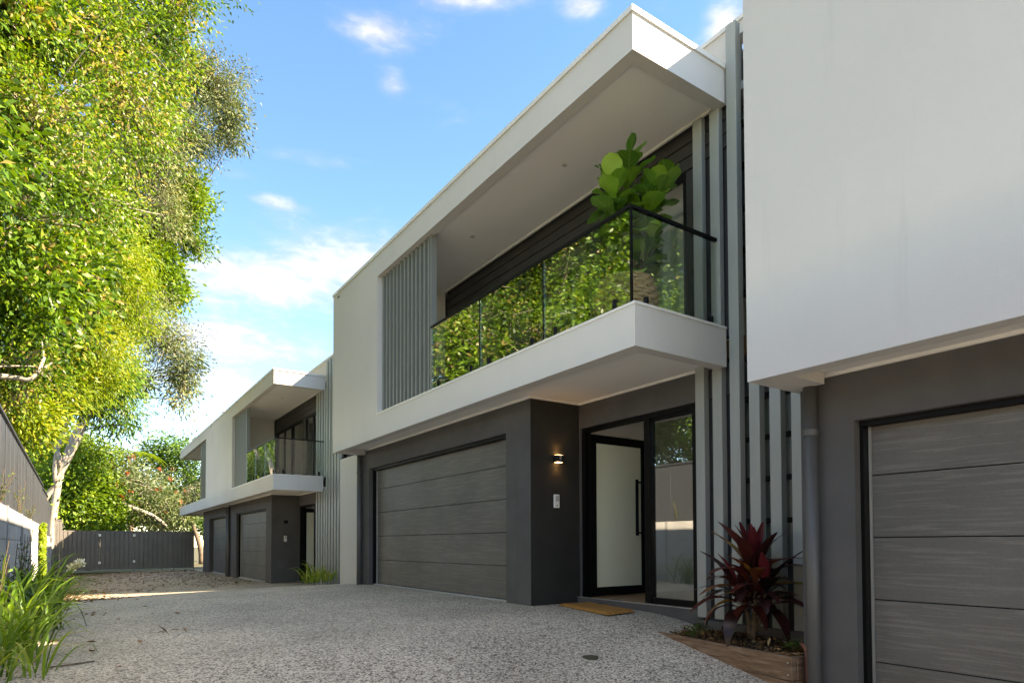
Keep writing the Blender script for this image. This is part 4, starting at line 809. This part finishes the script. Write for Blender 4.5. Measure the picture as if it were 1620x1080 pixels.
def cordyline():
    b = Vector((4.60, 3.27, -.11)); root = empty('cordyline', b); tag(root, 'burgundy leaved cordyline with arching strap leaves growing in the timber planter', 'plant')
    g = Geo(); tips = [Vector((4.60, 3.26, .50)), Vector((4.57, 3.38, .30)), Vector((4.63, 3.17, .32))]
    for k, t in enumerate(tips): g.add(*tube(smooth_path([b+Vector((.02*k-.02, .02*k, 0)), b.lerp(t, .5)+Vector((.015, -.01, 0)), t], 7), np.linspace(.026, .014, 7), 8))
    g.build('stem', 'fig_stem', root, smooth=True)
    sh = lambda t: .16+.9*math.sin(math.pi*min(1, max(0, (t-.13)/.87))**.85)*(1 if t > .13 else 0)+(0 if t > .02 else .1)
    ms = [leaf_mesh('leaf', l, w, 'cordyline_leaf', sh, 11, c, .28, .10) for l, w, c in ((.50, .10, .7), (.52, .11, 1.4), (.48, .11, 2.0), (.42, .12, 2.5), (.36, .10, 1.1))]; my = [leaf_mesh('leaf', l, .10, 'cordyline_young', sh, 10, c, .4, .1) for l, c in ((.46, .15), (.42, .4))]
    n = 0
    for ti, t in enumerate(tips):
        nl = 38 if ti == 0 else 20
        for k in range(nl):
            f = k/nl; az = k*2.399+ti; up = .08+1.0*(1-f)**.85 if ti == 0 else .3+1.0*(1-f); base = t.lerp(b, (1-f)*(.55 if ti == 0 else .45))
            A = Vector((math.cos(az)*math.sin(up), math.sin(az)*math.sin(up), math.cos(up)))
            me = my[k % 2] if (ti == 0 and f > .82) or (ti and f > .9) else ms[min(3, int(up*1.9)) if random.random() < .8 else 4]
            o = put('leaf', me, base+A*.01, root, orient(A, (0, 0, 1) if up > .15 else (-math.cos(az), -math.sin(az), .3))); o.scale = [random.uniform(.8, 1.12)]*3
cordyline()
def fig():
    bx, by, bz = 4.12, 4.22, ZST-.02
    bk = empty('woven_basket', (bx, by, bz)); tag(bk, 'brown woven basket pot on the balcony corner', 'basket')
    # coiled weave: rounds of alternating strands
    prof = lambda t: .20+.075*math.sin(math.pi*(t*.75+.12))
    for j in range(13):
        t = j/12; r = prof(t); z = bz+.02+.40*t; V = []; n = 56; Fc = []
        for i in range(n):
            a = 2*math.pi*i/n; rr = r+.011*math.cos(a*14+math.pi*(j % 2))
            for q in range(6): b_ = 2*math.pi*q/6; V.append((bx+(rr+.016*math.cos(b_))*math.cos(a), by+(rr+.016*math.cos(b_))*math.sin(a), z+.018*math.sin(b_)))
        for i in range(n):
            for q in range(6): Fc.append((i*6+q, ((i+1) % n)*6+q, ((i+1) % n)*6+(q+1) % 6, i*6+(q+1) % 6))
        mesh_obj('weave_ring', V, Fc, 'wicker', bk, smooth=True)
    V, Fc = tube([(bx, by, bz+.003), (bx, by, bz+.36)], [.2, .235], 28); mesh_obj('liner', V, Fc, 'soil', bk)
    root = empty('fiddle_leaf_fig', (bx, by, bz+.36)); tag(root, 'fiddle leaf fig with big glossy leaves standing in the basket on the balcony', 'plant')
    g = Geo(); stems = [[(bx, by, bz+.35), (bx+.04, by, 3.45), (4.24, 4.2, 3.95), (4.25, 4.2, 4.25)], [(bx, by+.02, bz+.35), (bx-.05, by, 3.4), (4.02, 4.2, 3.75)], [(bx+.02, by, bz+.35), (4.25, 4.15, 3.5), (4.48, 4.18, 3.95)]]
    for s in stems: g.add(*tube(smooth_path(s, 8), np.linspace(.016, .008, 8), 7))
    g.build('stem', 'fig_stem', root, smooth=True)
    sh = lambda t: (.10 if t < .08 else (.55*math.sin(math.pi*min(1, t/.55)*.5)+.48*math.exp(-((t-.66)/.24)**2))*(1 if t < .9 else math.sqrt(max(0.0, 1-((t-.9)/.1)**2))*.95+.03))
    ms = [leaf_mesh('leaf', l, w, 'fig_leaf', sh, 14, c, .16, .14) for l, w, c in ((.27, .19, .5), (.24, .17, .9), (.29, .20, .25), (.20, .14, .6))]
    heads = [((4.18, 4.22, 4.20), (4.12, 4.22, 3.62), 30), ((3.93, 4.18, 3.90), (4.08, 4.22, 3.45), 24), ((4.58, 4.10, 4.06), (4.26, 4.18, 3.55), 26), ((4.34, 4.02, 3.90), (4.2, 4.15, 3.45), 22), ((4.06, 4.38, 4.05), (4.1, 4.25, 3.6), 18), ((4.36, 4.12, 3.52), (4.18, 4.2, 3.12), 18), ((4.28, 4.02, 3.40), (4.16, 4.15, 3.08), 16)]
    for h, (tp_, bs, nl) in enumerate(heads):
        tp_, bs = Vector(tp_), Vector(bs); V, Fc = tube(smooth_path([bs, bs.lerp(tp_, .5)+Vector((.02, 0, 0)), tp_], 6), np.linspace(.010, .006, 6), 6); mesh_obj('branch', V, Fc, 'fig_stem', root)
        for k in range(nl):
            f = k/(nl-1); az = k*2.399+h*1.3; th = .25+1.3*(1-f)+random.gauss(0, .15); p = tp_.lerp(bs, (1-f)*.85)
            A = Vector((math.cos(az)*math.sin(th), math.sin(az)*math.sin(th), math.cos(th))); o = put('leaf', ms[k % 4], p, root, orient(A, (-.25*math.cos(az)-.12, -.25*math.sin(az)-.2, 1)))
            o.scale = [random.uniform(.8, 1.15)*(1-.25*max(0, f-.7))]*3
    for i, (x, z) in enumerate(((4.28, 3.55), (4.30, 3.42), (4.26, 3.32), (4.33, 3.25), (4.22, 3.48), (4.36, 3.36), (4.28, 3.17), (4.20, 3.62), (4.14, 3.55), (4.32, 3.62))):
        A = Vector((random.uniform(.2, 1), random.uniform(-.8, .2), random.uniform(-.2, .6))); put('leaf', ms[i % 4], (x-.06, 4.16, z), root, orient(A, (-.1, -.5, 1)))
fig()

# ---------------------------------------------------------------- small things
def mat_obj():
    P = [(4.54, 5.78), (4.34, 4.74), (4.78, 4.79), (4.94, 5.70)]; V = []; Fc = []; n = 22
    for j in range(n):
        for i in range(n):
            s, t = i/(n-1), j/(n-1); p = (np.array(P[0])*(1-s)+np.array(P[3])*s)*(1-t)+(np.array(P[1])*(1-s)+np.array(P[2])*s)*t; e = min(s, t, 1-s, 1-t)
            V.append((p[0]+random.uniform(-.006, .006), p[1]+random.uniform(-.006, .006), float(ground_z(p[0], p[1]))+.012+(.018 if e > .01 else -.008)+random.uniform(-.002, .003)))
    Fc = [(j*n+i, j*n+i+1, (j+1)*n+i+1, (j+1)*n+i) for j in range(n-1) for i in range(n-1)]; o = mesh_obj('door_mat', V, Fc, 'coir'); tag(o, 'orange brown coir door mat in front of the open door', 'mat')
    bm = bmesh.new(); bm.from_mesh(o.data); bmesh.ops.recalc_face_normals(bm, faces=bm.faces); bm.to_mesh(o.data); bm.free()
mat_obj()
gx, gy = 3.302, 3.80; gz = float(ground_z(gx, gy)); V, Fc = tube([(gx, gy, gz-.02), (gx, gy, gz+.010)], .062, 28); tag(mesh_obj('drain_cover', V, Fc, 'drain_plastic'), 'small round olive drain cover flush in the driveway', 'drain cover')
def litter():
    N = 2600; x = RNG.uniform(-.3, 4.2, N); y = 17+13.6*RNG.uniform(0, 1, N)**.7; k = RNG.uniform(0, 1, N) < .3; x[k] = -.3+abs(RNG.normal(0, .5, k.sum())); y[k] = RNG.uniform(13, 20, k.sum()); q = RNG.uniform(0, 1, N) < .25; y[q] = 30.6-abs(RNG.normal(0, .5, q.sum()))
    w_ = RNG.uniform(0, 1, N) < .02; x[w_] = -.25+abs(RNG.normal(0, .55, w_.sum())); y[w_] = RNG.uniform(5, 13, w_.sum()); z = ground_z(x, y)+.012; A = rnd_unit(N); A[:, 2] *= .2; A /= np.linalg.norm(A, axis=1, keepdims=True); tag(quads_obj('leaf_litter', leaf_quads(np.stack([x, y, z], 1), A, rnd_unit(N)*.3+[0, 0, 1], RNG.uniform(.05, .13, N), RNG.uniform(.02, .05, N)), 'litter', RNG.uniform(0, 1, N)), 'brown fallen leaves scattered over the far court', 'leaf litter', kind='stuff')
litter()
V, Fc = tube(smooth_path([(-.15, 5.45, float(ground_z(-.15, 5.45))+.006), (-.02, 5.42, float(ground_z(0, 5.42))+.012), (.12, 5.5, float(ground_z(.1, 5.5))+.006)], 7), .006, 6); tag(mesh_obj('twig', V, Fc, 'bark_dark'), 'short fallen twig on the driveway near the lower left corner', 'twig')

SC.render.engine = 'CYCLES'
SC.cycles.max_bounces = 7; SC.cycles.diffuse_bounces = 4; SC.cycles.transparent_max_bounces = 10
